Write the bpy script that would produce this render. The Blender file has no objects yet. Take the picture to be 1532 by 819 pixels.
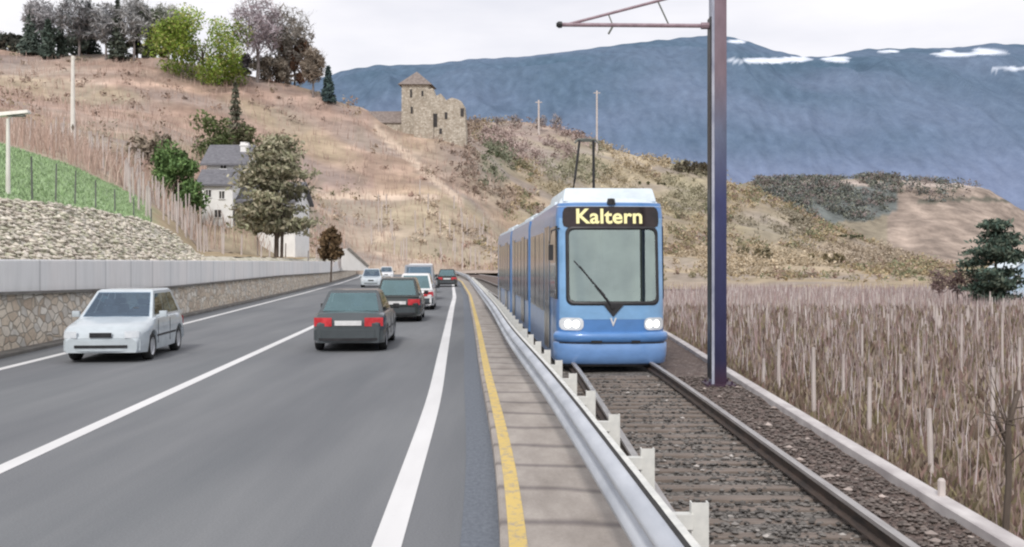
import bpy, bmesh, math, random
import numpy as np
from mathutils import Vector, Matrix, noise
random.seed(7); RNG = np.random.default_rng(7)
F = 1500.0; CX = 766.0; HY = 392.0; H = 2.1
C = bpy.context.scene.collection
PI = math.pi

def W2(px, py, d):                                   # a sight line at depth d
    return Vector(((px-CX)*d/F, d, H+(HY-py)*d/F))
def zof(py, d): return H+(HY-py)*d/F
def ip(x, pts):
    return float(np.interp(x, [p[0] for p in pts], [p[1] for p in pts]))

# ---------------------------------------------------------------- materials
def mat(name):
    m = bpy.data.materials.new(name); m.use_nodes = True
    nt = m.node_tree; b = nt.nodes['Principled BSDF']
    return m, nt, b
def N(nt, t, **k):
    n = nt.nodes.new(t)
    for a, v in k.items(): setattr(n, a, v)
    return n
def coords(nt, scale=(1,1,1), rot=(0,0,0)):
    tc = N(nt, 'ShaderNodeTexCoord'); mp = N(nt, 'ShaderNodeMapping')
    mp.inputs['Scale'].default_value = scale; mp.inputs['Rotation'].default_value = rot
    nt.links.new(tc.outputs['Object'], mp.inputs['Vector']); return mp.outputs['Vector']
def ramp(nt, fac, stops):
    r = N(nt, 'ShaderNodeValToRGB'); e = r.color_ramp.elements
    while len(e) < len(stops): e.new(0.5)
    for k, (p, c) in enumerate(stops):
        e[k].position = p; e[k].color = (*c, 1) if len(c) == 3 else c
    nt.links.new(fac, r.inputs['Fac']); return r.outputs['Color']
def noi(nt, vec, scale, detail=4, rough=.55):
    n = N(nt, 'ShaderNodeTexNoise'); n.inputs['Scale'].default_value = scale
    n.inputs['Detail'].default_value = detail; n.inputs['Roughness'].default_value = rough
    nt.links.new(vec, n.inputs['Vector']); return n.outputs['Fac']
def mixc(nt, fac, a, b, mode='MIX'):
    m = N(nt, 'ShaderNodeMix', data_type='RGBA', blend_type=mode)
    for s, v in ((0, fac), (6, a), (7, b)):
        if isinstance(v, (int, float)): m.inputs[s].default_value = v
        elif isinstance(v, tuple): m.inputs[s].default_value = (*v, 1)
        else: nt.links.new(v, m.inputs[s])
    return m.outputs[2]
def bump(nt, b, h, strength=.3, dist=.02):
    n = N(nt, 'ShaderNodeBump'); n.inputs['Strength'].default_value = strength
    n.inputs['Distance'].default_value = dist
    nt.links.new(h, n.inputs['Height']); nt.links.new(n.outputs['Normal'], b.inputs['Normal'])
def m_noise(name, c1, c2, scale=4, rough=.8, stretch=(1,1,1), detail=5, bmp=.2, bd=.01, metal=0, c3=None, spec=None):
    m, nt, b = mat(name); v = coords(nt, stretch); f = noi(nt, v, scale, detail)
    st = [(.3, c1), (.7, c2)] if c3 is None else [(.3, c1), (.5, c2), (.72, c3)]
    nt.links.new(ramp(nt, f, st), b.inputs['Base Color'])
    b.inputs['Roughness'].default_value = rough; b.inputs['Metallic'].default_value = metal
    if spec is not None: b.inputs['Specular IOR Level'].default_value = spec
    if bmp: bump(nt, b, f, bmp, bd)
    return m
def m_attr(name, scale=3, amt=.5, rough=.9, bmp=0, bd=.1, stretch=(1,1,1), sheen=False):
    m, nt, b = mat(name); a = N(nt, 'ShaderNodeVertexColor'); a.layer_name = 'Col'
    f = noi(nt, coords(nt, stretch), scale, 7, .65)
    g = ramp(nt, f, [(.28, (1-amt,)*3), (.72, (1+amt*.0+.0,)*3)])
    g2 = mixc(nt, 1.0, a.outputs['Color'], g, 'MULTIPLY')
    nt.links.new(g2, b.inputs['Base Color']); b.inputs['Roughness'].default_value = rough
    b.inputs['Specular IOR Level'].default_value = .15
    if bmp: bump(nt, b, f, bmp, bd)
    return m
def m_paint(name, col, rough=.3, metal=0, coat=.6, dirt=.12):
    m, nt, b = mat(name); f = noi(nt, coords(nt, (1,1,2)), 2.5, 6, .65)
    d = tuple(c*(1-dirt)*.95 for c in col)
    nt.links.new(ramp(nt, f, [(.35, d), (.65, col)]), b.inputs['Base Color'])
    b.inputs['Roughness'].default_value = rough; b.inputs['Metallic'].default_value = metal
    b.inputs['Coat Weight'].default_value = coat; b.inputs['Coat Roughness'].default_value = .12
    return m
def m_glass(name, c1, c2, scale=1.5, rough=.08):
    m = m_noise(name, c1, c2, scale, rough, bmp=0, detail=2); return m
def m_clear(name, tint, refl, rough=.02, gc=(.88,.95,.93)):
    m, nt, b = mat(name); out = nt.nodes['Material Output']; nt.nodes.remove(b)
    tr = N(nt, 'ShaderNodeBsdfTransparent'); gl = N(nt, 'ShaderNodeBsdfGlossy'); mx = N(nt, 'ShaderNodeMixShader')
    f = noi(nt, coords(nt), 2.5, 5, .6)
    nt.links.new(ramp(nt, f, [(.3, tuple(c*.85 for c in tint)), (.7, tint)]), tr.inputs['Color']); gl.inputs['Color'].default_value = (*gc,1); gl.inputs['Roughness'].default_value = rough
    mr = N(nt, 'ShaderNodeMapRange'); mr.inputs['To Min'].default_value = refl*.8; mr.inputs['To Max'].default_value = refl*1.2; nt.links.new(f, mr.inputs['Value'])
    lw = N(nt, 'ShaderNodeLayerWeight'); lw.inputs['Blend'].default_value = .25; ad = N(nt, 'ShaderNodeMath', operation='ADD', use_clamp=True)
    nt.links.new(mr.outputs['Result'], ad.inputs[0]); nt.links.new(lw.outputs['Fresnel'], ad.inputs[1]); nt.links.new(ad.outputs[0], mx.inputs[0])
    nt.links.new(tr.outputs[0], mx.inputs[1]); nt.links.new(gl.outputs[0], mx.inputs[2]); nt.links.new(mx.outputs[0], out.inputs['Surface']); return m
def m_emit(name, col, base, s):
    m, nt, b = mat(name); f = noi(nt, coords(nt), 20, 2)
    nt.links.new(ramp(nt, f, [(.3, tuple(c*.85 for c in base)), (.7, base)]), b.inputs['Base Color'])
    b.inputs['Emission Color'].default_value = (*col, 1); b.inputs['Emission Strength'].default_value = s
    b.inputs['Roughness'].default_value = .2
    return m

M = {}
# asphalt: aggregate speckle, wheel wear, long patches
m, nt, b = mat('asphalt')
v = coords(nt); fine = noi(nt, v, 55, 5, .7); big = noi(nt, coords(nt, (.9, .06, 1)), 1.0, 5, .6); patch = noi(nt, coords(nt, (.5,.12,1)), .8, 3)
c = ramp(nt, big, [(.32, (.150,.160,.172)), (.68, (.205,.212,.222))])
c = mixc(nt, .5, c, ramp(nt, fine, [(.3, (.55,.55,.55)), (.7, (1.25,1.25,1.25))]), 'MULTIPLY')
c = mixc(nt, .4, c, ramp(nt, patch, [(.42, (.8,.8,.82)), (.6, (1.12,1.12,1.1))]), 'MULTIPLY')
nt.links.new(c, b.inputs['Base Color']); b.inputs['Roughness'].default_value = .85; b.inputs['Specular IOR Level'].default_value = .3
bump(nt, b, fine, .35, .01); M['asphalt'] = m
M['kerb_band'] = m_noise('dark_kerb_band', (.10,.115,.14), (.155,.175,.205), 30, .8, (1,.5,1), bmp=.3)  # bluish band along the kerb, darker than the road
def m_line(name, col, under, thr=.36):
    m, nt, b = mat(name); f = noi(nt, coords(nt, (1,.6,1)), 14, 8, .75); g = noi(nt, coords(nt, (1,.2,1)), 1.5, 3)
    c = ramp(nt, f, [(thr-.06, under), (thr+.06, col)]); c = mixc(nt, .5, c, ramp(nt, g, [(.3, (.72,.72,.72)), (.7, (1,1,1))]), 'MULTIPLY')
    nt.links.new(c, b.inputs['Base Color']); b.inputs['Roughness'].default_value = .7; return m
M['line'] = m_line('white_line', (.72,.72,.72), (.3,.3,.3), .3)
M['yellow'] = m_line('yellow_line', (.68,.50,.16), (.44,.36,.24), .45)
# concrete walk with wavy dark lines across it
m, nt, b = mat('walk_concrete')
n1 = noi(nt, coords(nt, (1,.35,1)), 3.0, 8, .65); n2 = noi(nt, coords(nt), 40, 4, .7)
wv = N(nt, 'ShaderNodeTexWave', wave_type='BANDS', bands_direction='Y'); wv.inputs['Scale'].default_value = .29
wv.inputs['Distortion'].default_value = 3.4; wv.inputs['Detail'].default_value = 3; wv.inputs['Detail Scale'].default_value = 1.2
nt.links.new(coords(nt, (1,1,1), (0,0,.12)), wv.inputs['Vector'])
c = ramp(nt, n1, [(.3, (.26,.23,.205)), (.5, (.345,.31,.28)), (.72, (.44,.40,.36))])
c = mixc(nt, .35, c, ramp(nt, n2, [(.3, (.7,.7,.7)), (.7, (1.15,1.15,1.15))]), 'MULTIPLY')
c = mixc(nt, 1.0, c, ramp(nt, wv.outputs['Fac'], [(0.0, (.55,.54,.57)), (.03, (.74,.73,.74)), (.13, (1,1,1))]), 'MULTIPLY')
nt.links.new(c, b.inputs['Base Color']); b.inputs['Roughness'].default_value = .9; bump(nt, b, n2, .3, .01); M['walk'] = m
M['kerb'] = m_noise('kerb_concrete', (.36,.33,.33), (.62,.59,.58), 3.5, .85, (1,.5,1), 7, .25)
M['dark_band'] = m_noise('concrete_and_gap_shade', (.12,.11,.10), (.22,.21,.19), 4, .9, (1,.4,1), 7, .3)  # kerb and coping tone, also paints the gap shade under the parapet
# parapet: pale concrete panels, joints every 2.5 m, streaks
m, nt, b = mat('parapet_concrete')
st = noi(nt, coords(nt, (1,1.2,.25)), 2.2, 6, .7); pn = noi(nt, coords(nt, (.2,.22,.0)), 2.0, 2)
wv = N(nt, 'ShaderNodeTexWave', wave_type='BANDS', bands_direction='Y'); wv.inputs['Scale'].default_value = .126
nt.links.new(coords(nt), wv.inputs['Vector'])
c = ramp(nt, st, [(.3, (.76,.75,.735)), (.7, (.90,.885,.87))])
c = mixc(nt, .6, c, ramp(nt, pn, [(.4, (.92,.94,.95)), (.6, (1.02,1.0,.99))]), 'MULTIPLY')
c = mixc(nt, 1.0, c, ramp(nt, wv.outputs['Fac'], [(0.0, (.72,.72,.72)), (.003, (.8,.8,.8)), (.008, (1,1,1))]), 'MULTIPLY')
nt.links.new(c, b.inputs['Base Color']); b.inputs['Roughness'].default_value = .85; M['parapet'] = m
def m_rubble(name, sc, stretch, stops, mortar, bd=.06, disp=.5):
    m, nt, b = mat(name); v = coords(nt, stretch)
    ns = N(nt, 'ShaderNodeTexNoise'); ns.inputs['Scale'].default_value = 2; nt.links.new(v, ns.inputs['Vector'])
    add = mixc(nt, .12, v, ns.outputs['Color'])
    vo = N(nt, 'ShaderNodeTexVoronoi', feature='F1'); vo.inputs['Scale'].default_value = sc; nt.links.new(add, vo.inputs['Vector'])
    ve = N(nt, 'ShaderNodeTexVoronoi', feature='DISTANCE_TO_EDGE'); ve.inputs['Scale'].default_value = sc; nt.links.new(add, ve.inputs['Vector'])
    se = N(nt, 'ShaderNodeSeparateColor'); nt.links.new(vo.outputs['Color'], se.inputs['Color'])
    c = ramp(nt, se.outputs[0], stops)
    f = noi(nt, v, 9, 5, .7); c = mixc(nt, .5, c, ramp(nt, f, [(.3, (.6,.6,.6)), (.7, (1.2,1.2,1.2))]), 'MULTIPLY')
    e = ramp(nt, ve.outputs['Distance'], [(.02, (0,0,0)), (.09, (1,1,1))])
    c = mixc(nt, e, mortar, c); nt.links.new(c, b.inputs['Base Color']); b.inputs['Roughness'].default_value = .92
    bump(nt, b, e, disp, bd); return m
M['rubble'] = m_rubble('rubble_masonry', 4.2, (1,.75,1.25), [(0, (.50,.40,.31)), (.3, (.66,.56,.44)), (.6, (.78,.70,.59)), (.82, (.58,.55,.50)), (1, (.86,.81,.72))], (.38,.335,.275))
M['bank'] = m_rubble('rubble_bank', 1.9, (1,1,1.4), [(0, (.50,.49,.38)), (.4, (.60,.56,.47)), (.7, (.70,.65,.57)), (1, (.55,.53,.44))], (.42,.40,.30), .12, .8)
M['grass'] = m_attr('slope_grass', .9, .35, bmp=.4, bd=.2)
M['hill'] = m_attr('hillside_earth', .30, .38, bmp=.45, bd=.8, stretch=(.8,.8,2.2))
M['farhill'] = m_attr('far_hillside', .11, .5, bmp=.5, bd=4)
M['leaf'] = m_attr('foliage', 3, .3)
M['stone'] = m_attr('loose_stone', 6, .35, bmp=.3, bd=.02)
M['field'] = m_noise('field_soil', (.17,.13,.11), (.29,.225,.19), 1.6, .95, (1,.6,1), 8, .5, .08, c3=(.29,.25,.17))
M['ground'] = m_noise('valley_ground', (.20,.17,.12), (.28,.25,.17), .02, .95, bmp=0)
M['ballast'] = m_rubble('ballast', 17, (1,1,1), [(0, (.15,.138,.127)), (.5, (.20,.183,.168)), (.85, (.25,.23,.21)), (1, (.40,.37,.34))], (.10,.092,.083), .03, 1.0)
M['soil'] = m_rubble('trackside_gravel', 22, (1,1,1), [(0, (.11,.078,.068)), (.6, (.175,.13,.112)), (.92, (.23,.18,.155)), (1, (.36,.31,.28))], (.075,.055,.046), .02, .8)
M['sleeper'] = m_noise('sleeper_wood', (.13,.105,.088), (.23,.19,.165), 5, .9, (.4,4,1), 6, .5)
M['railside'] = m_noise('rusty_steel', (.035,.03,.028), (.10,.07,.055), 6, .7, (3,.6,3), metal=.3)
M['railtop'] = m_noise('worn_steel', (.30,.28,.27), (.46,.44,.43), 6, .42, (3,.4,3), metal=.35, bmp=0)
M['galv'] = m_noise('galvanised_steel', (.38,.41,.46), (.60,.63,.68), 3, .6, (1,.35,1), 7, metal=.1, bmp=.15)
M['galv_post'] = m_noise('galvanised_post', (.55,.56,.54), (.76,.76,.72), 8, .6, metal=.15, bmp=.05)
# mast paint: navy below, reddish towards the top
m, nt, b = mat('mast_paint')
tc = N(nt, 'ShaderNodeTexCoord'); sp = N(nt, 'ShaderNodeSeparateXYZ'); nt.links.new(tc.outputs['Object'], sp.inputs[0])
mr = N(nt, 'ShaderNodeMapRange'); mr.inputs['From Min'].default_value = 0; mr.inputs['From Max'].default_value = 7; nt.links.new(sp.outputs['Z'], mr.inputs['Value'])
c = ramp(nt, mr.outputs['Result'], [(.0, (.052,.026,.050)), (.06, (.018,.018,.062)), (.45, (.032,.04,.125)), (.62, (.10,.12,.19)), (.76, (.17,.125,.155)), (1, (.18,.12,.15))])
f = noi(nt, coords(nt, (1,1,.3)), 8, 6, .7); c = mixc(nt, .6, c, ramp(nt, f, [(.3, (.7,.65,.65)), (.7, (1.15,1.15,1.15))]), 'MULTIPLY')
nt.links.new(c, b.inputs['Base Color']); b.inputs['Roughness'].default_value = .5; M['mast'] = m
M['mast_edge'] = m_noise('mast_edge_pale', (.22,.24,.32), (.42,.44,.52), 9, .5, (1,1,.3))  # edge strip paler than the mast column
M['arm'] = m_noise('arm_tube', (.22,.15,.18), (.36,.27,.31), 9, .5)
M['tram_blue'] = m_paint('tram_blue', (.10,.255,.57), .32)
M['tram_light'] = m_paint('tram_light_blue', (.22,.43,.71), .3)
M['tram_lav'] = m_paint('tram_lavender', (.17,.33,.65), .35)
M['tram_roof'] = m_paint('tram_roof', (.70,.79,.85), .5, coat=.1)
M['bellows'] = m_noise('bellows_rubber', (.02,.02,.022), (.05,.05,.052), 6, .8)
M['black'] = m_noise('black_trim', (.012,.012,.014), (.03,.03,.033), 8, .45)
M['windscreen'] = m_clear('tram_windscreen', (.70,.84,.77), .40, gc=(.74,.88,.82))
M['interior'] = m_noise('cab_interior', (.26,.31,.285), (.46,.52,.48), 1.2, .8)
M['seat'] = m_noise('seat_fabric', (.04,.045,.05), (.10,.105,.11), 6, .9)
M['sideglass'] = m_glass('dark_glass', (.012,.016,.02), (.05,.055,.06))
M['doorglass'] = m_glass('door_glass', (.022,.02,.02), (.085,.072,.064), 1.4, .14)
M['carglass'] = m_clear('car_glass', (.50,.60,.70), .17, gc=(.62,.80,1))
M['rearglass'] = m_clear('rear_glass', (.42,.55,.56), .27, gc=(.62,.92,.95))
M['carside'] = m_clear('car_side_glass', (.35,.40,.43), .06)
M['car_white'] = m_paint('silver_white_paint', (.54,.60,.64), .25)
M['car_dark'] = m_paint('anthracite_paint', (.065,.078,.085), .28)
M['car_black'] = m_paint('black_green_paint', (.03,.038,.036), .25)
M['car_pure'] = m_paint('white_paint', (.78,.79,.80), .3)
M['car_grey'] = m_paint('grey_paint', (.32,.34,.38), .3)
M['tyre'] = m_noise('tyre_rubber', (.012,.012,.012), (.03,.03,.03), 9, .85)
M['rim'] = m_noise('alloy_rim', (.45,.46,.48), (.65,.66,.68), 7, .35, metal=.3, bmp=0)
M['lamp_red'] = m_noise('red_lamp', (.42,.022,.03), (.70,.07,.08), 6, .15, bmp=0)
M['lamp_clear'] = m_noise('clear_lamp', (.55,.6,.65), (.8,.83,.86), 6, .12, bmp=0)
M['plate'] = m_noise('number_plate', (.6,.6,.6), (.75,.75,.75), 6, .5, bmp=0)
M['headlight_on'] = m_emit('lit_headlight', (1,.95,.85), (.85,.85,.82), 1.6)
M['led'] = m_emit('amber_letters', (1,.9,.42), (.7,.66,.34), .4)
M['signbg'] = m_noise('sign_black', (.012,.010,.010), (.035,.022,.022), 4, .2, bmp=0)
M['bark'] = m_noise('bark', (.06,.045,.035), (.15,.12,.10), 6, .95, (1,1,.3))
M['greybark'] = m_noise('grey_bark', (.15,.13,.13), (.26,.23,.22), 5, .95, (1,1,.3))
M['plaster'] = m_noise('white_plaster', (.76,.76,.75), (.88,.88,.87), 1.2, .9, bmp=.1)
M['slate'] = m_noise('grey_roof_tiles', (.10,.10,.115), (.20,.20,.22), 3, .8, (1,1,4), bmp=.4, bd=.05)
M['oldstone'] = m_rubble('castle_stone', 1.9, (1,1,1.2), [(0, (.34,.29,.23)), (.5, (.46,.41,.34)), (1, (.60,.55,.47))], (.34,.30,.25), .1)
M['castleroof'] = m_noise('castle_roof', (.16,.13,.12), (.28,.24,.22), 1.5, .9)
M['wood_dark'] = m_noise('dark_timber', (.03,.022,.018), (.08,.055,.04), 4, .85)
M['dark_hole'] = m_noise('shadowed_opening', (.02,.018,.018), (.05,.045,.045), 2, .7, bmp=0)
M['palepost'] = m_noise('weathered_pale_post', (.40,.35,.33), (.66,.60,.57), 5, .8, (1,1,.3))
M['greypost'] = m_noise('grey_post', (.10,.11,.10), (.20,.21,.19), 5, .8, (1,1,.3))
M['whitepole'] = m_noise('white_pole', (.62,.60,.55), (.80,.78,.72), 5, .6, (1,1,.3))
M['paleblue'] = m_noise('pale_blue_wall', (.34,.47,.60), (.48,.60,.72), 1, .8)

# ---------------------------------------------------------------- mesh helpers
class MB:
    def __init__(s): s.v = []; s.f = []; s.c = []; s.n = 0; s.mi = []
    def add(s, vs, fs, col=None, mi=0):
        vs = np.asarray(vs, float).reshape(-1, 3)
        s.v.append(vs); s.f.extend([tuple(i+s.n for i in f) for f in fs]); s.mi.extend([mi]*len(fs))
        if col is None: col = (1,1,1)
        c = np.ones((len(vs), 4)); c[:, :3] = col; s.c.append(c); s.n += len(vs); return s
    def box(s, c, size, rz=0, col=None, mi=0, taper=1.0):
        x, y, z = size[0]/2, size[1]/2, size[2]/2; k = taper
        p = np.array([(-x,-y,-z),(x,-y,-z),(x,y,-z),(-x,y,-z),(-x*k,-y*k,z),(x*k,-y*k,z),(x*k,y*k,z),(-x*k,y*k,z)])
        if rz: ca, sa = math.cos(rz), math.sin(rz); p = p @ np.array([[ca,sa,0],[-sa,ca,0],[0,0,1]])
        return s.add(p+np.array(c), [(0,3,2,1),(4,5,6,7),(0,1,5,4),(1,2,6,5),(2,3,7,6),(3,0,4,7)], col, mi)
    def tube(s, pts, rs, n=6, col=None, cap=True, mi=0):
        pts = [Vector(p) for p in pts]
        if not hasattr(rs, '__len__'): rs = [rs]*len(pts)
        vs = []; up = Vector((0,0,1))
        for i, p in enumerate(pts):
            d = (pts[min(i+1, len(pts)-1)]-pts[max(i-1, 0)]).normalized()
            a = d.cross(up if abs(d.z) < .95 else Vector((1,0,0))).normalized(); b_ = d.cross(a)
            for k in range(n):
                t = 2*PI*k/n; vs.append(p+(a*math.cos(t)+b_*math.sin(t))*rs[i])
        fs = []
        for i in range(len(pts)-1):
            for k in range(n): fs.append((i*n+k, i*n+(k+1)%n, (i+1)*n+(k+1)%n, (i+1)*n+k))
        if cap: fs += [tuple(range(n))[::-1], tuple(range((len(pts)-1)*n, len(pts)*n))]
        return s.add([tuple(v) for v in vs], fs, col, mi)
    def grid(s, g, col=None, mi=0, flip=False):           # g[i][j] points
        g = np.asarray(g, float); a, b_ = g.shape[:2]
        fs = []
        for i in range(a-1):
            for j in range(b_-1):
                q = (i*b_+j, i*b_+j+1, (i+1)*b_+j+1, (i+1)*b_+j); fs.append(q[::-1] if flip else q)
        if col is not None and np.asarray(col).ndim == 3: col = np.asarray(col).reshape(-1, 3)
        return s.add(g.reshape(-1, 3), fs, col, mi)
    def quads(s, ctr, size, col, aspect=1.0, up=0.0):      # many random leaf-sized faces
        ctr = np.asarray(ctr); n = len(ctr)
        a = RNG.normal(size=(n,3)); a[:,2] += up*3; a /= np.linalg.norm(a, axis=1)[:,None]
        b_ = RNG.normal(size=(n,3)); b_ -= (b_*a).sum(1)[:,None]*a; b_ /= np.linalg.norm(b_, axis=1)[:,None]
        sz = np.asarray(size)*RNG.uniform(.6, 1.4, n); sz = sz[:,None]
        p = np.stack([ctr-a*sz*aspect, ctr+b_*sz*.6, ctr+a*sz*aspect, ctr-b_*sz*.6], 1).reshape(-1,3)
        cc = np.repeat(np.asarray(col)*np.ones((n,3)), 4, 0)
        return s.add(p, [(4*i,4*i+1,4*i+2,4*i+3) for i in range(n)], cc)
    def build(s, name, material, parent=None, smooth=False, bevel=0, seg=2, colors=False):
        me = bpy.data.meshes.new(name); V = np.concatenate(s.v)
        me.from_pydata(V.tolist(), [], s.f)
        for m_ in (material if isinstance(material, (list, tuple)) else [material]): me.materials.append(m_)
        if isinstance(material, (list, tuple)): me.polygons.foreach_set('material_index', s.mi)
        if colors:
            at = me.color_attributes.new('Col', 'FLOAT_COLOR', 'POINT'); at.data.foreach_set('color', np.concatenate(s.c).ravel())
        if smooth: me.polygons.foreach_set('use_smooth', [True]*len(me.polygons))
        me.update(); o = bpy.data.objects.new(name, me); C.objects.link(o)
        if parent: o.parent = parent
        if bevel:
            bm = bmesh.new(); bm.from_mesh(me)
            es = [e for e in bm.edges if e.is_manifold and e.calc_face_angle(0) > .5]
            bmesh.ops.bevel(bm, geom=es, offset=bevel, segments=seg, affect='EDGES', profile=.6, clamp_overlap=True)
            bm.to_mesh(me); bm.free()
            me.polygons.foreach_set('use_smooth', [True]*len(me.polygons)); me.set_sharp_from_angle(angle=math.radians(45))
        return o
def tag(o, label=None, cat=None, group=None, kind=None):
    if label: o['label'] = label
    if cat: o['category'] = cat
    if group: o['group'] = group
    if kind: o['kind'] = kind
    return o
def empty(name, loc=(0,0,0), rz=0, label=None, cat=None, group=None):
    o = bpy.data.objects.new(name, None); C.objects.link(o); o.location = loc; o.rotation_euler = (0,0,rz)
    o.empty_display_size = .3
    return tag(o, label, cat, group)
def copy_tree(o, parent=None):
    c_ = o.copy(); C.objects.link(c_)
    if parent: c_.parent = parent
    for ch in [x for x in bpy.data.objects if x.parent == o]: copy_tree(ch, c_)
    return c_

# ---------------------------------------------------------------- layout curves (depth, x)
RIGHT = [(-6,-.5),(7.4,-.925),(15.1,-1.17),(21.1,-1.49),(45.7,-2.74),(59.4,-3.4),(100,-5.9),(150,-10),(185,-14.5)]
CENT  = [(-6,-4.3),(10.1,-5.17),(15.3,-5.47),(31.2,-6.36),(65,-8.4),(100,-11),(150,-16),(185,-20.5)]
LEFT  = [(-6,-8.2),(19.6,-10.0),(33.9,-11.1),(65.6,-13.8),(100,-17),(137,-21),(185,-27)]
YEL   = [(-6,.25),(7.1,.05),(9,.02),(12.9,-.17),(17.5,-.42),(30,-1.0),(60,-2.5),(100,-5.0),(150,-9.1),(185,-13.6)]
GRD   = [(-6,1.2),(3,.88),(5,.79),(8,.66),(11.4,.5),(15,.28),(19.5,.0),(30.7,-.52),(52,-1.68),(100,-4.4),(150,-8.5),(185,-13)]
TRK   = [(-6,1.97),(16,1.97),(20,1.93),(26,1.66),(34,1.28),(48,.5),(70,-1.0),(110,-4),(185,-12)]
KRB   = [(-6,3.5),(7.4,3.66),(10.6,3.78),(18.2,4.05),(29,4.5),(50,4.6),(90,2.5),(130,-1),(185,-8)]
def smoothcurve(pts):
    xs = np.array([p[0] for p in pts], float); ys = np.array([p[1] for p in pts], float)
    t = np.linspace(xs[0], xs[-1], 400); y = np.interp(t, xs, ys)
    w = np.clip((t-xs[0])*.5+1, 1, None)
    out = y.copy()
    for _ in range(3):
        k = np.hanning(15); k /= k.sum(); e = np.concatenate([2*out[0]-out[7:0:-1], out, 2*out[-1]-out[-2:-9:-1]]); out = np.convolve(e, k, 'valid')
    return lambda d: float(np.interp(d, t, out))
fR, fC, fL, fY, fG, fT, fK = map(smoothcurve, (RIGHT, CENT, LEFT, YEL, GRD, TRK, KRB))
fW = lambda d: fL(d)-1.25                                  # face of the left wall
DS = np.unique(np.concatenate([np.arange(-5, 30, .5), np.arange(30, 80, 1.5), np.arange(80, 176, 4)]))
def strip(name, m_, fa, fb, z=0, label=None, cols=None, ds=DS, kind='structure', parent=None, nx=2, bumpf=None):
    mb = MB(); g = []
    for d in ds:
        a, b_ = fa(d), fb(d)
        g.append([(a+(b_-a)*k/(nx-1), d, z + (bumpf(a+(b_-a)*k/(nx-1), d) if bumpf else 0)) for k in range(nx)])
    mb.grid(g); o = mb.build(name, m_, parent)
    if kind and not parent: o['kind'] = kind
    if label: o['label'] = label
    return o

# ---------------------------------------------------------------- the setting
mb = MB(); mb.grid([[(-9000,-300,-2.2),(9000,-300,-2.2)],[(-9000,9000,-2.2),(9000,9000,-2.2)]])
tag(mb.build('ground', M['ground']), 'flat valley ground reaching the horizon', kind='structure')
strip('road', M['asphalt'], lambda d: fL(d)-1.3, lambda d: fY(d)-.1, 0, 'grey asphalt two lane road running into the distance')
strip('dark_kerb_strip', M['kerb_band'], lambda d: fY(d)-.42, lambda d: fY(d)-.11, .004, 'darker bluish strip of road beside the raised kerb walk')
strip('centre_line', M['line'], lambda d: fC(d)-.10, lambda d: fC(d)+.10, .004, 'solid white line between the two lanes')
strip('right_edge_line', M['line'], lambda d: fR(d)-.11, lambda d: fR(d)+.11, .0045, 'solid white line at the right edge of the road')
strip('left_edge_line', M['line'], lambda d: fL(d)-.10, lambda d: fL(d)+.10, .004, 'solid white line at the left edge below the stone wall')
# raised concrete walk with yellow line
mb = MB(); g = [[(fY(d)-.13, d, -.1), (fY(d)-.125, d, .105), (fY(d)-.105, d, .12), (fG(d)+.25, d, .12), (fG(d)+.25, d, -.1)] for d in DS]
mb.grid(g); tag(mb.build('kerb_walk', M['walk']), 'raised concrete walk with dark cross lines between road and guardrail', kind='structure')
strip('yellow_line', M['yellow'], lambda d: fY(d)-.065, lambda d: fY(d)+.065, .124, 'worn yellow line along the raised concrete walk')
# ballast bed and trackside soil
def nb(x, d): return noise.noise(Vector((x*1.7, d*1.7, 0)))*.03
dsb = np.unique(np.concatenate([np.arange(-5, 26, .2), np.arange(26, 176, 3)]))
strip('ballast_bed', M['ballast'], lambda d: fG(d)+.25, lambda d: fT(d)+1.05, -.03, 'dark grey ballast under the tram track', ds=dsb, nx=14, bumpf=nb)
strip('trackside_soil', M['soil'], lambda d: fT(d)+1.05, lambda d: fK(d)-.05, -.026, 'brown gravel strip between track and concrete edging', ds=dsb, nx=10, bumpf=nb)
mb = MB(); g = [[(fK(d)-.09, d, -.1), (fK(d)-.085, d, .05), (fK(d)-.07, d, .06), (fK(d)+.07, d, .06), (fK(d)+.085, d, .05), (fK(d)+.09, d, -.6)] for d in DS]
mb.grid(g); tag(mb.build('trackside_kerb', M['kerb']), 'narrow pale concrete edging beside the vineyard field', kind='structure')
# loose ballast stones: stuff
mb = MB()
ico = [(0,0,1),(.9,0,.3),(.28,.85,.4),(-.72,.53,.35),(-.72,-.53,.45),(.28,-.85,.3),(0,0,-.8)]
icf = [(0,1,2),(0,2,3),(0,3,4),(0,4,5),(0,5,1),(6,2,1),(6,3,2),(6,4,3),(6,5,4),(6,1,5)]
for k in range(7500):
    d = 5.0+13.5*random.random()**1.5; right = random.random() < .38
    x = random.uniform(fG(d)+.1, fT(d)+1.0) if not right else random.uniform(fT(d)+.85, fK(d)-.12)
    r = random.uniform(.012, .032) if random.random() < .985 else random.uniform(.032, .045)
    sx, sy, sz = r*random.uniform(.8,1.5), r*random.uniform(.8,1.5), r*random.uniform(.6,1)
    a = random.uniform(0, PI); ca, sa = math.cos(a), math.sin(a)
    br = random.choice([.10,.14,.18,.22]) if r < .035 else random.uniform(.3,.6)
    if random.random() < .01: br = .5
    tint = (br*1.04, br*.97, br*.91) if not right else (br*1.08, br*.92, br*.84)
    mb.add([(x+(p[0]*sx*ca-p[1]*sy*sa), d+(p[0]*sx*sa+p[1]*sy*ca), -.015+nb(x,d)+p[2]*sz) for p in ico], icf, tint)
tag(mb.build('loose_ballast', M['stone'], colors=True), 'loose grey and brown ballast stones', 'ballast', kind='stuff')

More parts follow.
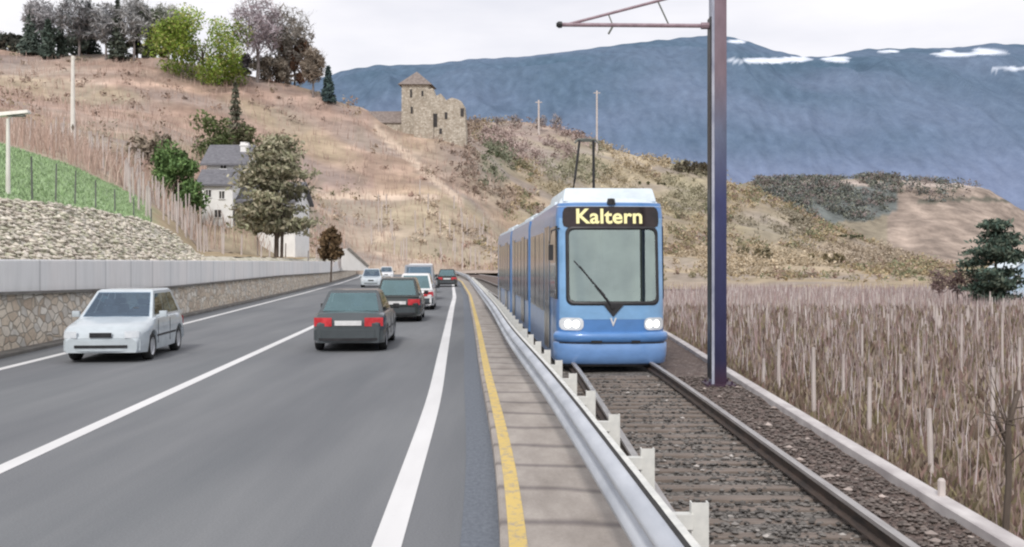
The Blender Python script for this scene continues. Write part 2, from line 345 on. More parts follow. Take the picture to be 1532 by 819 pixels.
# sleepers, rails
sl = None; d = 4.6
while d < 19.0:
    if sl is None:
        mb = MB(); mb.box((0,0,0), (1.95,.17,.10)); sl = mb.build('sleeper', M['sleeper'], bevel=.012); o = sl
    else:
        o = sl.copy(); C.objects.link(o)
    o.location = (fT(d)+random.uniform(-.03,.03), d+random.uniform(-.02,.02), -.062+random.uniform(-.008,.008)); tag(o, 'brown sleeper half sunk in ballast under the rails', 'sleeper', 'sleepers under the tram track')
    d += .40
prof = [(-.06,0),(.06,0),(.06,.012),(.012,.03),(.01,.105),(.035,.115),(.035,.148),(-.035,.148),(-.035,.115),(-.01,.105),(-.012,.03),(-.06,.012)]
for s_, lab in ((-1,'left rail of the track, behind the guardrail posts'),(1,'right rail of the track, nearest the blue mast')):
    mb = MB(); g = []
    for dd in np.concatenate([np.arange(-5,20,.5), np.arange(20,176,2)]):
        xx = fT(dd)+s_*.75; g.append([(xx+p[0], dd, .03+p[1]) for p in prof+prof[:1]])
    g = np.array(g); mb.grid(g[:, 8:], mi=0); mb.grid(g[:, 0:7], mi=0)
    root = empty('rail', (fT(0)+s_*.75, 4, 0), 0, 'steel '+lab, 'rail')
    o = mb.build('rail_web', M['railside'], root, smooth=False); o.location = -root.location
    mb = MB(); mb.grid(g[:, 6:9]); o = mb.build('rail_head', M['railtop'], root); o.location = -root.location

# ---------------------------------------------------------------- guardrail
gr = empty('guardrail', (fG(5), 5, .12), 0, 'galvanised steel guardrail with corrugated beam between walk and track', 'guardrail')
wp = [(0,.45),(-.03,.47),(-.075,.485),(-.08,.53),(-.05,.56),(-.008,.585),(-.008,.62),(-.05,.645),(-.08,.675),(-.078,.72),(-.03,.745),(0,.765),(.018,.755)]
g = [[(fG(dd)+p[0], dd, p[1]) for p in wp] for dd in np.unique(np.concatenate([np.arange(-5,30,.6), np.arange(30,176,3)]))]
g2 = [[(fG(dd)+p[0]+.006, dd, p[1]) for p in wp] for dd in np.unique(np.concatenate([np.arange(-5,30,.6), np.arange(30,176,3)]))]
mb = MB(); mb.grid(g); mb.grid(g2, flip=True); o = mb.build('beam', M['galv'], gr, smooth=True); o.location = -gr.location
mb = MB(); mb.grid([[(fG(dd)+.02, dd, .79),(fG(dd)+.06, dd, .793),(fG(dd)+.065, dd, .76)] for dd in DS]); o = mb.build('top_rail', M['galv_post'], gr); o.location = -gr.location
mb = MB(); mb.grid([[(fG(dd)+.004, dd, .763),(fG(dd)+.02, dd, .788)] for dd in DS]); o = mb.build('rail_gap', M['black'], gr); o.location = -gr.location
pm = bm_ = None
def post_mesh():
    mb = MB()
    mb.box((0,0,.28), (.10,.008,.90)); mb.box((-.046,.03,.28), (.008,.055,.90)); mb.box((.046,.03,.28), (.008,.055,.90))
    return mb
def bracket_mesh():
    mb = MB(); mb.box((-.14,.02,.66), (.20,.07,.012)); mb.box((-.14,-.01,.62), (.20,.008,.08)); return mb
dd = 2.4; k = 0
while dd < 92:
    if pm is None:
        pm = post_mesh().build('post', M['galv_post'], gr); bm_ = bracket_mesh().build('bracket', M['galv_post'], pm)
        a, b_ = pm, bm_
    else:
        a = pm.copy(); C.objects.link(a); a.parent = gr; b_ = bm_.copy(); C.objects.link(b_); b_.parent = a
    a.location = Vector((fG(dd)+.31, dd, 0))-gr.location
    dd += 1.65 if dd < 45 else 3.3; k += 1

# ---------------------------------------------------------------- left stone wall with parapet
wall = empty('roadside_wall', (fW(22), 22, 0), 0, 'long rubble stone wall with pale concrete parapet on the left of the road', 'wall')
dw = np.unique(np.concatenate([np.arange(2, 60, .35), np.arange(60, 172, 1.5)]))
def wtop(dd): return ip(dd, [(0,1.45),(22,1.38),(36,1.15),(65,1.17),(100,1.0),(172,.9)])
mb = MB(); g = []
for dd in dw:
    row = []
    zt = wtop(dd)
    for j in range(8):
        z = zt*j/7; row.append((fW(dd)-.12*j/7+noise.noise(Vector((dd*2.3, z*3, 1)))*.045, dd, z))
    g.append(row)
mb.grid(g, flip=True); o = mb.build('stone_face', M['rubble'], wall, smooth=True); o.location = -wall.location
mb = MB()
mb.grid([[(fW(dd)-.4, dd, wtop(dd)-.02),(fW(dd)+.03, dd, wtop(dd)-.02),(fW(dd)+.03, dd, wtop(dd)+.05),(fW(dd)-.05, dd, wtop(dd)+.05)] for dd in dw]); o = mb.build('dark_band', M['dark_band'], wall); o.location = -wall.location  # dark strip put in for the shadow gap below the parapet
mb = MB()
mb.grid([[(fW(dd)-.08, dd, wtop(dd)+.045),(fW(dd)-.08, dd, 2.12),(fW(dd)-.10, dd, 2.16),(fW(dd)-.36, dd, 2.16),(fW(dd)-.36, dd, 1)] for dd in dw]); o = mb.build('concrete_parapet', M['parapet'], wall); o.location = -wall.location
mb = MB(); mb.grid([[(fW(dd)-.05, dd, .09),(fW(dd)+.32, dd, .09),(fW(dd)+.35, dd, .07),(fW(dd)+.35, dd, -.02)] for dd in DS])
tag(mb.build('left_kerb', M['dark_band']), 'low dark concrete kerb at the foot of the stone wall', kind='structure')

# ---------------------------------------------------------------- terrain
def dwall(px):
    t = (px-CX)/F; a, b_ = 2.0, 172.0
    if fW(b_)-.36 < t*b_: return b_
    for _ in range(40):
        c_ = (a+b_)/2
        if (fW(c_)-.38) < t*c_: a = c_
        else: b_ = c_
    return a
N1 = [(-900,270),(0,302),(100,310),(200,327),(250,345),(300,384),(540,388)]
N2 = [(-900,120),(0,216),(100,246),(200,292),(260,330),(300,376),(420,384),(540,388)]
N3 = [(-900,60),(0,192),(100,205),(200,245),(300,285),(400,320),(480,345),(540,372),(600,385),(700,398),(800,408),(1000,418),(1700,424)]
N3B= [(-900,20),(0,140),(200,165),(340,210),(420,255),(480,285),(560,300),(650,305),(700,330),(760,370),(850,398),(1000,408),(1700,418)]
N4 = [(-900,20),(0,78),(120,80),(250,88),(340,106),(400,120),(480,140),(540,160),(590,190),(700,212),(760,275),(850,320),(950,360),(1100,385),(1300,405),(1700,415)]
N5 = [(-900,60),(0,110),(400,140),(540,190),(600,200),(680,186),(760,183),(850,195),(900,214),(960,236),(1050,250),(1130,282),(1200,318),(1300,365),(1400,400),(1700,412)]
def nodes(px):
    w = dwall(px); left = px < 530
    n = []
    if left:
        e1 = min(w*1.20+.3, w+8); e2 = min(w*1.72+.5, w+26)
        n += [(w+.0, 1.9), (e1, zof(ip(px,N1), e1)), (e2, zof(ip(px,N2), e2))]
        if e2 < 84: n.append((90, zof(ip(px, [(-900,90),(0,204),(100,222),(200,265),(300,338),(400,350),(470,362),(540,384)]), 90)))
        t_ = min(1, max(0, (px-380)/150)); a = 130+70*t_*t_*(3-2*t_)
    else:
        n += [(164, -.35)]; a = 200
    if px > 800: n[0] = (140, -2.0)
    a2 = max(a+30, 240)
    n += [(a, zof(ip(px,N3), a)), (a2, zof(ip(px,N3B), a2)), (a2+60, zof(ip(px,N4), a2+60))]
    e = a2+60
    if px < 640: n += [(e+40, zof(ip(px,N4)+18, e+40))]
    n += [(470+max(0,e-300), zof(ip(px,N5), 470+max(0,e-300))), (640+max(0,e-300), zof(ip(px,N5)+90, 640+max(0,e-300))), (800, -8)]
    n.sort(); return n
_nc = {}
def TZ(px, d, rough=True):
    k = round(px/2)*2
    if k not in _nc: _nc[k] = nodes(k)
    n = _nc[k]; z = float(np.interp(d, [a[0] for a in n], [a[1] for a in n]))
    if rough and d > 60:
        amp = min(1, (d-60)/200)
        x = (px-CX)*d/F
        z += amp*(noise.noise(Vector((x/30, d/30, 0)))*2.6+noise.noise(Vector((x/9, d/9, 3)))*.9)
    return z
def T(px, d): return Vector(((px-CX)*d/F, d, TZ(px, d)))
pxs = np.arange(-900, 1904, 7.0)
zones = {'stone_bank': MB(), 'grass_slope': MB(), 'hillside': MB()}
TD = np.unique(np.concatenate([np.geomspace(1, 60, 60), np.geomspace(60, 800, 110)]))
BR = np.array((.45,.315,.255)); OC = np.array((.54,.43,.285)); GY = np.array((.37,.31,.265)); DK = np.array((.20,.18,.13)); GR = np.array((.37,.50,.28)); PK = np.array((.62,.50,.40))
PATCH = [(680,255,34,60,(.40,.31,.26)),(640,215,40,22,(.52,.40,.31)),(735,250,34,30,(.25,.27,.19)),(800,215,80,30,(.47,.37,.34)),(860,245,50,30,(.38,.37,.26)),(950,235,60,24,(.60,.50,.35)),
  (1030,285,40,40,(.40,.37,.26)),(900,290,90,36,(.52,.45,.32)),(1150,340,60,22,(.40,.36,.28)),(1120,395,120,20,(.62,.52,.38)),(1280,385,90,16,(.50,.42,.33)),(600,340,110,36,(.62,.51,.40)),(150,140,120,40,(.46,.35,.29)),(60,110,80,16,(.56,.46,.38)),
  (260,150,80,30,(.49,.35,.27)),(430,175,60,30,(.44,.34,.29)),(520,215,60,30,(.52,.40,.31)),(560,250,70,16,(.50,.37,.30)),(330,110,60,10,(.62,.55,.46)),(250,225,60,20,(.40,.36,.28)),(140,210,80,22,(.45,.39,.32)),(720,300,50,24,(.44,.35,.28)),(700,190,40,8,(.38,.30,.24))]
def hcol(px, d, z, x):
    py = HY-(z-H)*F/d; n = noise.noise(Vector((x/14, d/22, 5))); n2 = noise.noise(Vector((x/5, d/8, 9)))
    c_ = BR.copy()
    if px > 560 or py > 285: c_ = BR*.7+OC*.3
    t = np.clip((px-700)/200, 0, 1); c_ = c_*(1-t)+(OC*.8+GY*.2)*t
    if d > 320: c_ = c_*.45+GY*.45+DK*.1
    if px > 900 and d > 250: c_ = c_*.4+OC*.35+DK*.25
    if d < 240 and 430 < px < 760: c_ = PK*.85
    if d < 125: c_ = OC*.45+GY*.55
    for (a, b_, ra, rb, q) in PATCH:
        k = math.exp(-(((px-a)/ra)**2+((py-b_)/rb)**2)*1.1)*(.9+.6*n2); k = min(1, max(0, k)); c_ = c_*(1-k)+np.array(q)*k
    tr = math.sin(z*1.05+n*2.2+n2); c_ = c_*(1+.25*(math.sin(z*.42+n*1.5) > .86))                       # the vineyard terraces follow the contour
    c_ = c_*(1+.16*tr*(1 if px < 760 else .5))*(1+.22*noise.noise(Vector((x/2.2, d/5, 3)))); k = np.clip(noise.noise(Vector((x/26, d/16, 21)))*1.6, 0, .6); c_ = c_*(1-k)+np.array((.36,.315,.30))*k; k = np.clip(noise.noise(Vector((x/34, d/20, 31)))*1.5, 0, .5); c_ = c_*(1-k)+np.array((.47,.41,.27))*k
    if n > .22: c_ = c_*.6+GY*.4
    if n2 > .3: c_ = c_*.75+DK*.25
    if abs(py-(293+.02*(px-480))-4*n) < 4 and 460 < px < 660: c_ = PK*1.15
    if abs(py-(205+(px-575)*.85)) < 7 and 560 < px < 690 and d < 305: c_ = PK*1.05
    return np.clip(c_*(1+.18*n+.12*n2), .02, .8)
cols = []; TDL = np.concatenate([np.geomspace(12, 100, 60), np.arange(102, 330, 2.2), np.geomspace(332, 800, 70)])
for px in pxs:
    n = nodes(px); _nc[round(px/2)*2] = n
    d0 = n[0][0]; b1 = n[1][0] if px < 530 else 0; b2 = n[2][0] if px < 530 else 0
    s_ = set([d0, b1, b2]) if px < 530 else set([d0])
    # fixed number of rows per zone so neighbouring columns join up
    if px < 530:
        A = np.linspace(d0, b1, 9); Bz = np.linspace(b1, b2, 13); D_ = np.maximum(TDL, b2)
    else:
        A = np.full(9, d0); Bz = np.full(13, d0); D_ = np.maximum(TDL, d0)
    cols.append((px, A, Bz, D_))
for zi, (zn, zb) in enumerate(zones.items()):
    g = []; cc = []
    for cdef in cols:
        px = cdef[0]
        if zi < 2 and px >= 530: continue
        row = []; cr = []
        for dd in cdef[1+zi]:
            x = (px-CX)*dd/F; z = TZ(px, dd)
            if zi == 0: z += noise.noise(Vector((x*1.3, dd*1.3, 2)))*.16
            if zi == 1: z += noise.noise(Vector((x*.7, dd*.7, 2)))*.10
            row.append((x, dd, z))
            if zi == 1:
                g_ = np.clip((240-px)/50+.3*noise.noise(Vector((x/2, dd/2, 8))), 0, 1); cr.append((GR*(1+.5*noise.noise(Vector((x/3, dd/3, 2)))))*g_+OC*.8*(1-g_))
            elif zi == 0:
                cr.append((1,1,1))
            else: cr.append(hcol(px, dd, z, x))
        g.append(row); cc.append(cr)
    zb.grid(g, np.array(cc)); 
    o = zb.build(zn, M[{'stone_bank':'bank','grass_slope':'grass','hillside':'hill'}[zn]], smooth=True, colors=True)
    o['kind'] = 'structure'
    o['label'] = {'stone_bank':'sloping bank of pale rubble stones above the parapet','grass_slope':'green grass slope above the rubble bank','hillside':'brown winter hillside of terraced vineyards and scrub'}[zn]
# right vineyard field
def FZ(x, d):
    e = x-fK(d); return -.12-1.1*(1-math.exp(-max(0, e)/2.2))-.75*min(1, d/140)+noise.noise(Vector((x/2.5, d/2.5, 0)))*.08
mb = MB(); g = []
for dd in np.concatenate([np.arange(-5, 40, .8), np.arange(40, 176, 3)]):
    g.append([(fK(dd)+.085+e, dd, FZ(fK(dd)+.085+e, dd)) for e in list(np.arange(0, 8, .4))+list(np.geomspace(8, 260, 40))])
mb.grid(g, flip=False); tag(mb.build('vineyard_field', M['field'], smooth=True), 'low brown field of bare vines beside the track', kind='structure')

# ---------------------------------------------------------------- far hill and mountains
def polar(name, m_, pxa, dlist, f, colf, label):
    mb = MB(); g = []; cc = []
    for px in pxa:
        row = []; cr = []
        for dd in dlist:
            z = f(px, dd); row.append(((px-CX)*dd/F, dd, z)); cr.append(colf(px, dd, z))
        g.append(row); cc.append(cr)
    mb.grid(g, np.array(cc)); o = mb.build(name, m_, smooth=True, colors=True); return tag(o, label, kind='structure')
C0 = [(600,330),(900,330),(1050,340),(1120,325),(1200,345),(1270,385),(1400,385),(1532,398),(1950,405)]
C1 = [(600,330),(900,300),(1050,286),(1120,274),(1200,270),(1300,268),(1430,274),(1480,287),(1532,318),(1620,360),(1950,395)]
def fc(px, d):
    z = float(np.interp(d, [620,760,980,1060,1300], [-10, zof(ip(px,C0),760), zof(ip(px,C1),980), zof(ip(px,C1)+2,1060), -20]))
    x = (px-CX)*d/F; return z+noise.noise(Vector((x/50, d/50, 2)))*5+noise.noise(Vector((x/16, d/16, 2)))*1.8
def cc_(px, d, z):
    py = HY-(z-H)*F/d; x = (px-CX)*d/F; n = noise.noise(Vector((x/40, d/60, 7)))
    c_ = OC*.3+BR*.4+np.array((.10,.085,.07)); c_ = c_*(1+.5*noise.noise(Vector((x/14, d/30, 17)))+.12*math.sin(z*.9+n*3))
    if 1150 < px < 1345 and 272 < py < 335-abs(px-1250)*.15+n*20: c_ = np.array((.22,.23,.20))
    elif px < 1330: c_ = OC*.5+DK*.55
    if abs(py-(275+(px-1330)*.02))<4 and px > 1180: c_ = PK
    if abs(py-(300+2*math.sin(px/30)))<2.5 and px > 1370: c_ = DK
    return np.clip(c_*(1+.3*n)*np.array((.92,.97,1.08)), .02, .7)
polar('far_hill', M['farhill'], np.arange(600, 1950, 5.), np.linspace(620, 1300, 70), fc, cc_, 'far brown plateau hill with a dark wood below the blue mountain')
D1 = [(-900,150),(300,140),(480,118),(510,108),(560,99),(650,97),(700,90),(780,86),(850,78),(960,64),(1060,54),(1100,57),(1150,74),(1200,86),(1240,86),(1270,79),(1300,74),(1400,73),(1440,72),(1480,66),(1532,68),(1700,60),(2300,90)]
def fm(px, d):
    zr = zof(ip(px,D1), 5200)
    t = (d-2600)/2600.0
    if t <= 1: s_ = .62*t+.38*t*t*t if t > 0 else 0; z = -20+(zr+20)*min(1, (1.28*t if t < .55 else .704+(t-.55)*.30/.45*1.0))
    else: z = zr-(t-1)*900
    if t <= 1: z = min(z, zr+2) if t>.95 else z
    x = (px-CX)*d/F
    a = math.sin(PI*min(1, max(0, t)))
    r = 1-abs(noise.noise(Vector((x/260, d/700, 0))))*2
    r2 = 1-abs(noise.noise(Vector((x/90, d/260, 4))))*2
    return z+a*(r*52+r2*20)-a*32+(6*noise.noise(Vector((x/60, 0, 8))) if t > .9 else 0)
SNOW = [(1150,91,60,4.5),(1192,89,26,4),(1250,89,22,5),(1430,82,34,4),(1482,78,32,5),(1520,103,40,3.5),(1102,62,16,3),(1420,78,12,3),(1330,77,18,2.5)]
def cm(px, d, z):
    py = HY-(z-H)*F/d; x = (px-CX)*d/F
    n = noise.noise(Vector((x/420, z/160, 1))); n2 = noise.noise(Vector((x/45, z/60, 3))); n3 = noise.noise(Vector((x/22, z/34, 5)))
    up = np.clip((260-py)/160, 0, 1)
    c_ = np.array((.160,.205,.300))*(1-up)+np.array((.115,.165,.232))*up  # distance haze is painted into these blue slope colours
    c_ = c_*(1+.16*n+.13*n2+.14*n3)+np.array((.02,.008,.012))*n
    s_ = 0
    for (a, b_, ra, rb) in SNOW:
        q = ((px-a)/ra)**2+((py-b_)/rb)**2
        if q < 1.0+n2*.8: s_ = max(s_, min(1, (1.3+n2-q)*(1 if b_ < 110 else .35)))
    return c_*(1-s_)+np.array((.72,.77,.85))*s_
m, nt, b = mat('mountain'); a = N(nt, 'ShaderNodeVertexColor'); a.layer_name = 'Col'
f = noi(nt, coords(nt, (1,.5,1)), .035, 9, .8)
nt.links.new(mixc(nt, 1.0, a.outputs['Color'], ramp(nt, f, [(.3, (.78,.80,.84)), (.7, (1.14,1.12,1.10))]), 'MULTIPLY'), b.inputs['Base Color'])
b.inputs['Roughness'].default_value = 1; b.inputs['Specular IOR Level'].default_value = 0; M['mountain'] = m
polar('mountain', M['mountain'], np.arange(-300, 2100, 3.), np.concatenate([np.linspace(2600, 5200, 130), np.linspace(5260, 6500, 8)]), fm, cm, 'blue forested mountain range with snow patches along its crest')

# ---------------------------------------------------------------- scrub and vines (stuff)
mb = MB()
def clump(mb, c_, r, h, n, col, s):
    p = RNG.normal(size=(n,3))*np.array((r*.5, r*.5, h*.32))+np.array((c_[0], c_[1], c_[2]+h*.45))
    mb.quads(p, s, np.asarray(col)*RNG.uniform(.65, 1.35, (n,1)), 1.3)
for k in range(11000):
    if k < 4500: px = random.uniform(-100, 1560); d = random.uniform(95, 520)
    else: px = random.uniform(640, 1400); d = random.uniform(215, 475)
    if px < 530 and d < nodes(px)[2][0]+2: continue
    if px >= 530 and d < 190: continue
    if px > 900 and d < 200: continue
    c_ = T(px, d); py = HY-(c_.z-H)*F/d; x = c_.x
    n = noise.noise(Vector((x/22, d/30, 11)))
    dens = .35
    if px > 690: dens = .9
    if d > 320: dens = 1
    if k >= 4500 and n < -.08: continue
    if k >= 4500 and random.random() > .75: continue
    if n < .0 and random.random() > dens*.6: continue
    if random.random() > dens*1.5 and d > 130: continue
    col = random.choice([(.36,.28,.22),(.30,.25,.19),(.42,.34,.24),(.26,.25,.17),(.44,.31,.26)])
    if px > 700: col = random.choice([(.42,.35,.23),(.31,.28,.18),(.48,.39,.25),(.38,.28,.23),(.24,.26,.16)])
    r = random.uniform(.8, 2.2)*(1+.5*(d > 300)); h = r*random.uniform(.9, 1.6)
    bw_ = .5
    for (a, b_, ra, rb, q) in PATCH:
        if ((px-a)/ra)**2+((py-b_)/rb)**2 < 1.2: col = tuple(np.array(q)*random.uniform(.65, 1.02)); break
    r *= .8; clump(mb, c_, r, h*.85, 20, col, .14+.0007*d)
tag(mb.build('hillside_scrub', M['leaf'], colors=True), 'brown and ochre scrub covering the winter hillside', 'scrub', kind='stuff')
mb = MB()
for k in range(2600):                                              # wood on the far hill
    px = random.uniform(1130, 1500); d = random.uniform(780, 1040); x = (px-CX)*d/F
    z = fc(px, d); py = HY-(z-H)*F/d
    if px > 1345 and random.random() > .3: continue
    if py > 338-abs(px-1245)*.25+18*noise.noise(Vector((x/40, d/60, 1))): continue
    if noise.noise(Vector((x/35, d/50, 4))) < -.28: continue
    clump(mb, (x, d, z), 4, 5.5, 18, random.choice([(.17,.19,.18),(.22,.23,.19),(.26,.22,.21)]), 1.0)
tag(mb.build('far_wood', M['leaf'], colors=True), 'dark wood along the slope of the far hill', 'wood', kind='stuff')
# bare vines on left terraces and slope at the end of the road
mb = MB()
def cane(mb, p, h, r, col, lean=.15):
    a = RNG.uniform(0, 2*PI); dx, dy = math.cos(a)*lean*h*random.random(), math.sin(a)*lean*h*random.random()
    b_ = Vector((dx, dy, h)); m_ = Vector((dx*.3+random.uniform(-.05,.05)*h, dy*.3, h*.5))
    p = np.array(p)
    vs = [p+(-r,0,0), p+(r,0,0), p+(0,r,0), p+np.array(m_)+(-r*.8,0,0), p+np.array(m_)+(r*.8,0,0), p+np.array(m_)+(0,r*.8,0), p+np.array(b_)]
    mb.add(vs, [(0,1,4,3),(1,2,5,4),(2,0,3,5),(3,4,6),(4,5,6),(5,3,6)], col)
for k in range(16000):
    px = random.uniform(-60, 780); d = random.uniform(45, 292)
    if px < 530 and d < nodes(px)[2][0]+1: continue
    if px >= 530 and d < 172: continue
    if d > 125 and random.random() < .55: continue
    row = round(d/4.5)*4.5+random.uniform(-.3,.3) if px > 520 or d > 120 else d
    c_ = T(px, row)
    t = random.uniform(.8, 1.35); col = random.choice([(.46,.34,.29),(.40,.29,.24),(.50,.40,.34),(.34,.25,.21),(.45,.34,.29)])
    cane(mb, c_-Vector((0,0,.1)), random.uniform(1.0, 1.9)*(1+d/500), .014+.00022*d, tuple(np.array(col)*t), .45)
tag(mb.build('terrace_vines', M['leaf'], colors=True), 'bare brown vines on the terraces of the hillside', 'vines', kind='stuff')
mb = MB()
cnt = 0
for r_ in range(60):                                               # rows step out from the kerb
    off = 1.5+r_*1.55
    d = 7.0+r_*.2
    while d < 150:
        x = fK(min(d,60))+off+random.uniform(-.25,.25)
        px = CX+F*x/d
        step = .42+.010*d
        if px < 1640:
            z = FZ(x, d); w = 1+d/32
            for q in range(3 if d < 22 else 4):
                col = np.array(random.choice([(.36,.29,.285),(.42,.35,.345),(.31,.245,.24),(.48,.42,.41),(.38,.28,.275),(.60,.55,.545)]))*random.uniform(.7,1.25)
                cane(mb, (x+random.uniform(-.7,.7), d+random.uniform(-.3,.3), z-.05), random.uniform(.45, 1.38)*(.7 if off < 3 else 1), (.0042+.00025*d), tuple(col), .25)
                cnt += 1
        d += step
tag(mb.build('bare_vines', M['leaf'], colors=True), 'dense bare brown vine canes filling the field right of the track', 'vines', kind='stuff')
mb = MB()                                                          # dead grass under the vines
n = 30000; dd = 6+70*RNG.random(n)**1.9; ee = .12+RNG.random(n)**1.6*(3+dd*.5)
pts = np.array([(fK(a)+e, a, FZ(fK(a)+e, a)+.07) for a, e in zip(dd, ee)])
gc = np.array([(.27,.21,.16),(.21,.16,.13),(.23,.20,.12),(.31,.26,.20),(.22,.15,.13)])[RNG.integers(0,5,n)]*RNG.uniform(.7,1.3,(n,1))
mb.quads(pts, .018+.0024*dd, gc, 2.6, 1.2)
tag(mb.build('dead_grass', M['leaf'], colors=True), 'dead straw and weeds between kerb and vines', 'grass', kind='stuff')
# grass tufts on the green slope
mb = MB(); n = 0; P_ = []
while n < 9000:
    px = random.uniform(-60, 225); a = nodes(px); d = random.uniform(a[1][0], a[2][0]); P_.append((px, d)); n += 1
pts = np.array([((p-CX)*d/F, d, TZ(p, d)+.05) for p, d in P_]); cl = GR*RNG.uniform(.75, 1.2, (n,1))
mb.quads(pts, .045, cl, 1.6, 1.0)
tag(mb.build('slope_grass_tufts', M['leaf'], colors=True), 'short green grass growing on the slope', 'grass', kind='stuff')
# rubble on the bank
mb = MB()
for k in range(3200):
    px = random.uniform(-80, 305); a = nodes(px); d = random.uniform(a[0][0], a[1][0]+.2); x = (px-CX)*d/F; z = TZ(px, d)
    r = random.uniform(.04, .12); q = RNG.uniform(.75, 1.35, (7,3)); br = random.uniform(.8, 1.3)
    col = np.array(random.choice([(.66,.61,.52),(.57,.54,.45),(.72,.67,.59),(.50,.49,.38),(.62,.56,.49)]))*br
    mb.add(np.array(ico)*q*r*np.array((1.2,1,.8))+np.array((x, d, z+.02)), icf, tuple(col))
tag(mb.build('bank_rubble', M['stone'], colors=True), 'pale rubble stones covering the bank above the parapet', 'rubble', kind='stuff')

# ---------------------------------------------------------------- posts
def posts(spots, name, mkey, label, group, cat='post', w=.07, taper=1):
    proto = None
    for (p, h) in spots:
        if proto is None:
            mb = MB(); mb.tube([(0,0,-.2),(.004,0,.5),(0,0,1)], [w/2, w/2, w/2*.85], 6); o = proto = mb.build(name, M[mkey])
        else: o = proto.copy(); C.objects.link(o)
        o.location = p; o.scale = (1,1,h); o.rotation_euler = (random.uniform(-.03,.03), random.uniform(-.04,.04), random.random()*3)
        tag(o, label, cat, group)
def fieldpost(px, py):                                             # base of a post on the field
    a, b_ = 6., 150.
    for _ in range(40):
        c_ = (a+b_)/2; x = (px-CX)*c_/F
        if HY+(H-FZ(x, c_))*F/c_ > py: a = c_
        else: b_ = c_
    return Vector(((px-CX)*a/F, a, FZ((px-CX)*a/F, a)))
big = [(1218,632,112),(1165,590,82),(1142,585,48),(1300,655,90),(1393,712,100),(1348,600,70),(1262,600,70),(1438,560,90),(1500,560,90),(1290,545,60),(1190,520,50),(1485,660,110),(1240,515,40),(1330,520,50),(1120,500,40),(1400,505,50),(1462,510,60),(1375,570,62),(1525,600,95)]
posts([(p := fieldpost(a, b_), h*p.y/F) for a, b_, h in big], 'vine_post', 'palepost', 'pale weathered vine post standing among the bare vines of the right field', 'pale vine posts in the right field', w=.075)
sm = [(random.uniform(1100,1530), random.uniform(455,500), random.uniform(14,34)) for k in range(60)]
posts([(p := fieldpost(a, b_), h*p.y/F) for a, b_, h in sm], 'vine_post', 'palepost', 'small distant vine post at the far side of the right field', 'distant vine posts in the right field', w=.11)
p_ = fieldpost(1412, 770); q_ = Vector((fK(9.2)+.02, 9.0, .0))
mb = MB(); mb.tube([(0,0,-.1),(0,0,.14),(0,0,.16)], [.035,.035,.02], 8); o = mb.build('marker_stub', M['palepost']); o.location = (fK(8.75)+.03, 8.75, .05)
tag(o, 'short pale marker stub on the concrete edging', 'marker')
mb = MB(); mb.tube([(0,0,-.3),(.06,.0,.6),(.05,0,1.1),(.16,0,1.45)], [.035,.03,.028,.018], 6); mb.tube([(.05,0,.95),(-.08,0,1.25)], [.02,.01], 5)
for k in range(14): mb.tube([(random.uniform(0,.12),0,random.uniform(.7,1.3)), (random.uniform(-.3,.35), random.uniform(-.2,.2), random.uniform(1.0,1.7))], [.008,.003], 4)
o = mb.build('vine_stump', M['bark']); pz = fieldpost(1500, 812); o.location = pz; tag(o, 'dark gnarled vine stump at the lower right corner of the field', 'vine')
# posts on left slope
gp = []
for px in (12, 48, 83, 112, 143, 172, 200, 226):
    a = nodes(px); d = a[1][0]+.6; top = ip(px, N2)-4; z0 = TZ(px, d); base = Vector(((px-CX)*d/F, d, z0)); gp.append((base, zof(top+8, d)-z0))
posts(gp[1:], 'fence_post', 'greypost', 'thin grey post standing on the green slope above the rubble bank', 'thin posts on the green slope', w=.06)
lp = []
for k in range(70):
    px = random.uniform(185, 520) if k > 25 else 190+k*4.8; a = nodes(px)
    d = random.uniform(max(a[1][0]+1, 40), 84); b_ = T(px, d); lp.append((b_, random.uniform(1.1, 1.9)))
posts(lp, 'vine_stake', 'palepost', 'pale stake among the vines behind the parapet near the house', 'pale stakes behind the parapet', w=.11)
lp = []
for k in range(70):
    px = random.uniform(0, 330); d = random.uniform(75, 125)
    if d < nodes(px)[2][0]+2: continue
    lp.append((T(px, d), random.uniform(1.5, 2.6)))
posts(lp, 'vine_stake', 'palepost', 'slender pale stake on the vine terrace above the green slope', 'slender stakes above the green slope', w=.13)
lp = [(T(random.uniform(545, 735), random.uniform(180, 240)), random.uniform(3, 5)) for k in range(40)]
posts(lp, 'vine_stake', 'palepost', 'tall pale stake on the vine slope behind the far cars', 'tall stakes behind the far cars', w=.26)

# lamp post and pole
d = 30.; px = 12; zb = zof(304, d)
lamp = empty('street_lamp', ((px-CX)*d/F, d, zb-.3), 0, 'white street lamp with flat head standing on the stone bank', 'street lamp')
mb = MB(); hh = zof(178, d)-zb+.3; mb.tube([(0,0,0),(0,0,hh*.6),(0,0,hh)], [.075,.06,.05], 10); mb.box((0,0,.05), (.25,.25,.1)); mb.build('pole', M['whitepole'], lamp)
mb = MB(); mb.tube([(0,0,hh),(.15,0,hh+.12)], .04, 8); mb.add([(-.35,-.14,hh+.05),(.65,-.12,hh+.16),(.65,.12,hh+.16),(-.35,.14,hh+.05),(-.3,-.1,hh+.18),(.62,-.09,hh+.26),(.62,.09,hh+.26),(-.3,.1,hh+.18)], [(0,3,2,1),(4,5,6,7),(0,1,5,4),(1,2,6,5),(2,3,7,6),(3,0,4,7)])
mb.build('lamp_head', M['whitepole'], lamp, bevel=.02)
mb = MB(); mb.box((.25,0,hh+.09), (.5,.16,.05)); o = mb.build('diffuser', M['greypost'], lamp); o.rotation_euler = (0,0,0)
c_ = T(109, 118); mb = MB(); mb.tube([(0,0,-.5),(0,0,4),(0,0,zof(84,118)-c_.z)], [.30,.26,.2], 8); mb.tube([(0,0,zof(90,118)-c_.z),(.1,0,zof(90,118)-c_.z+.3)], .22, 6)
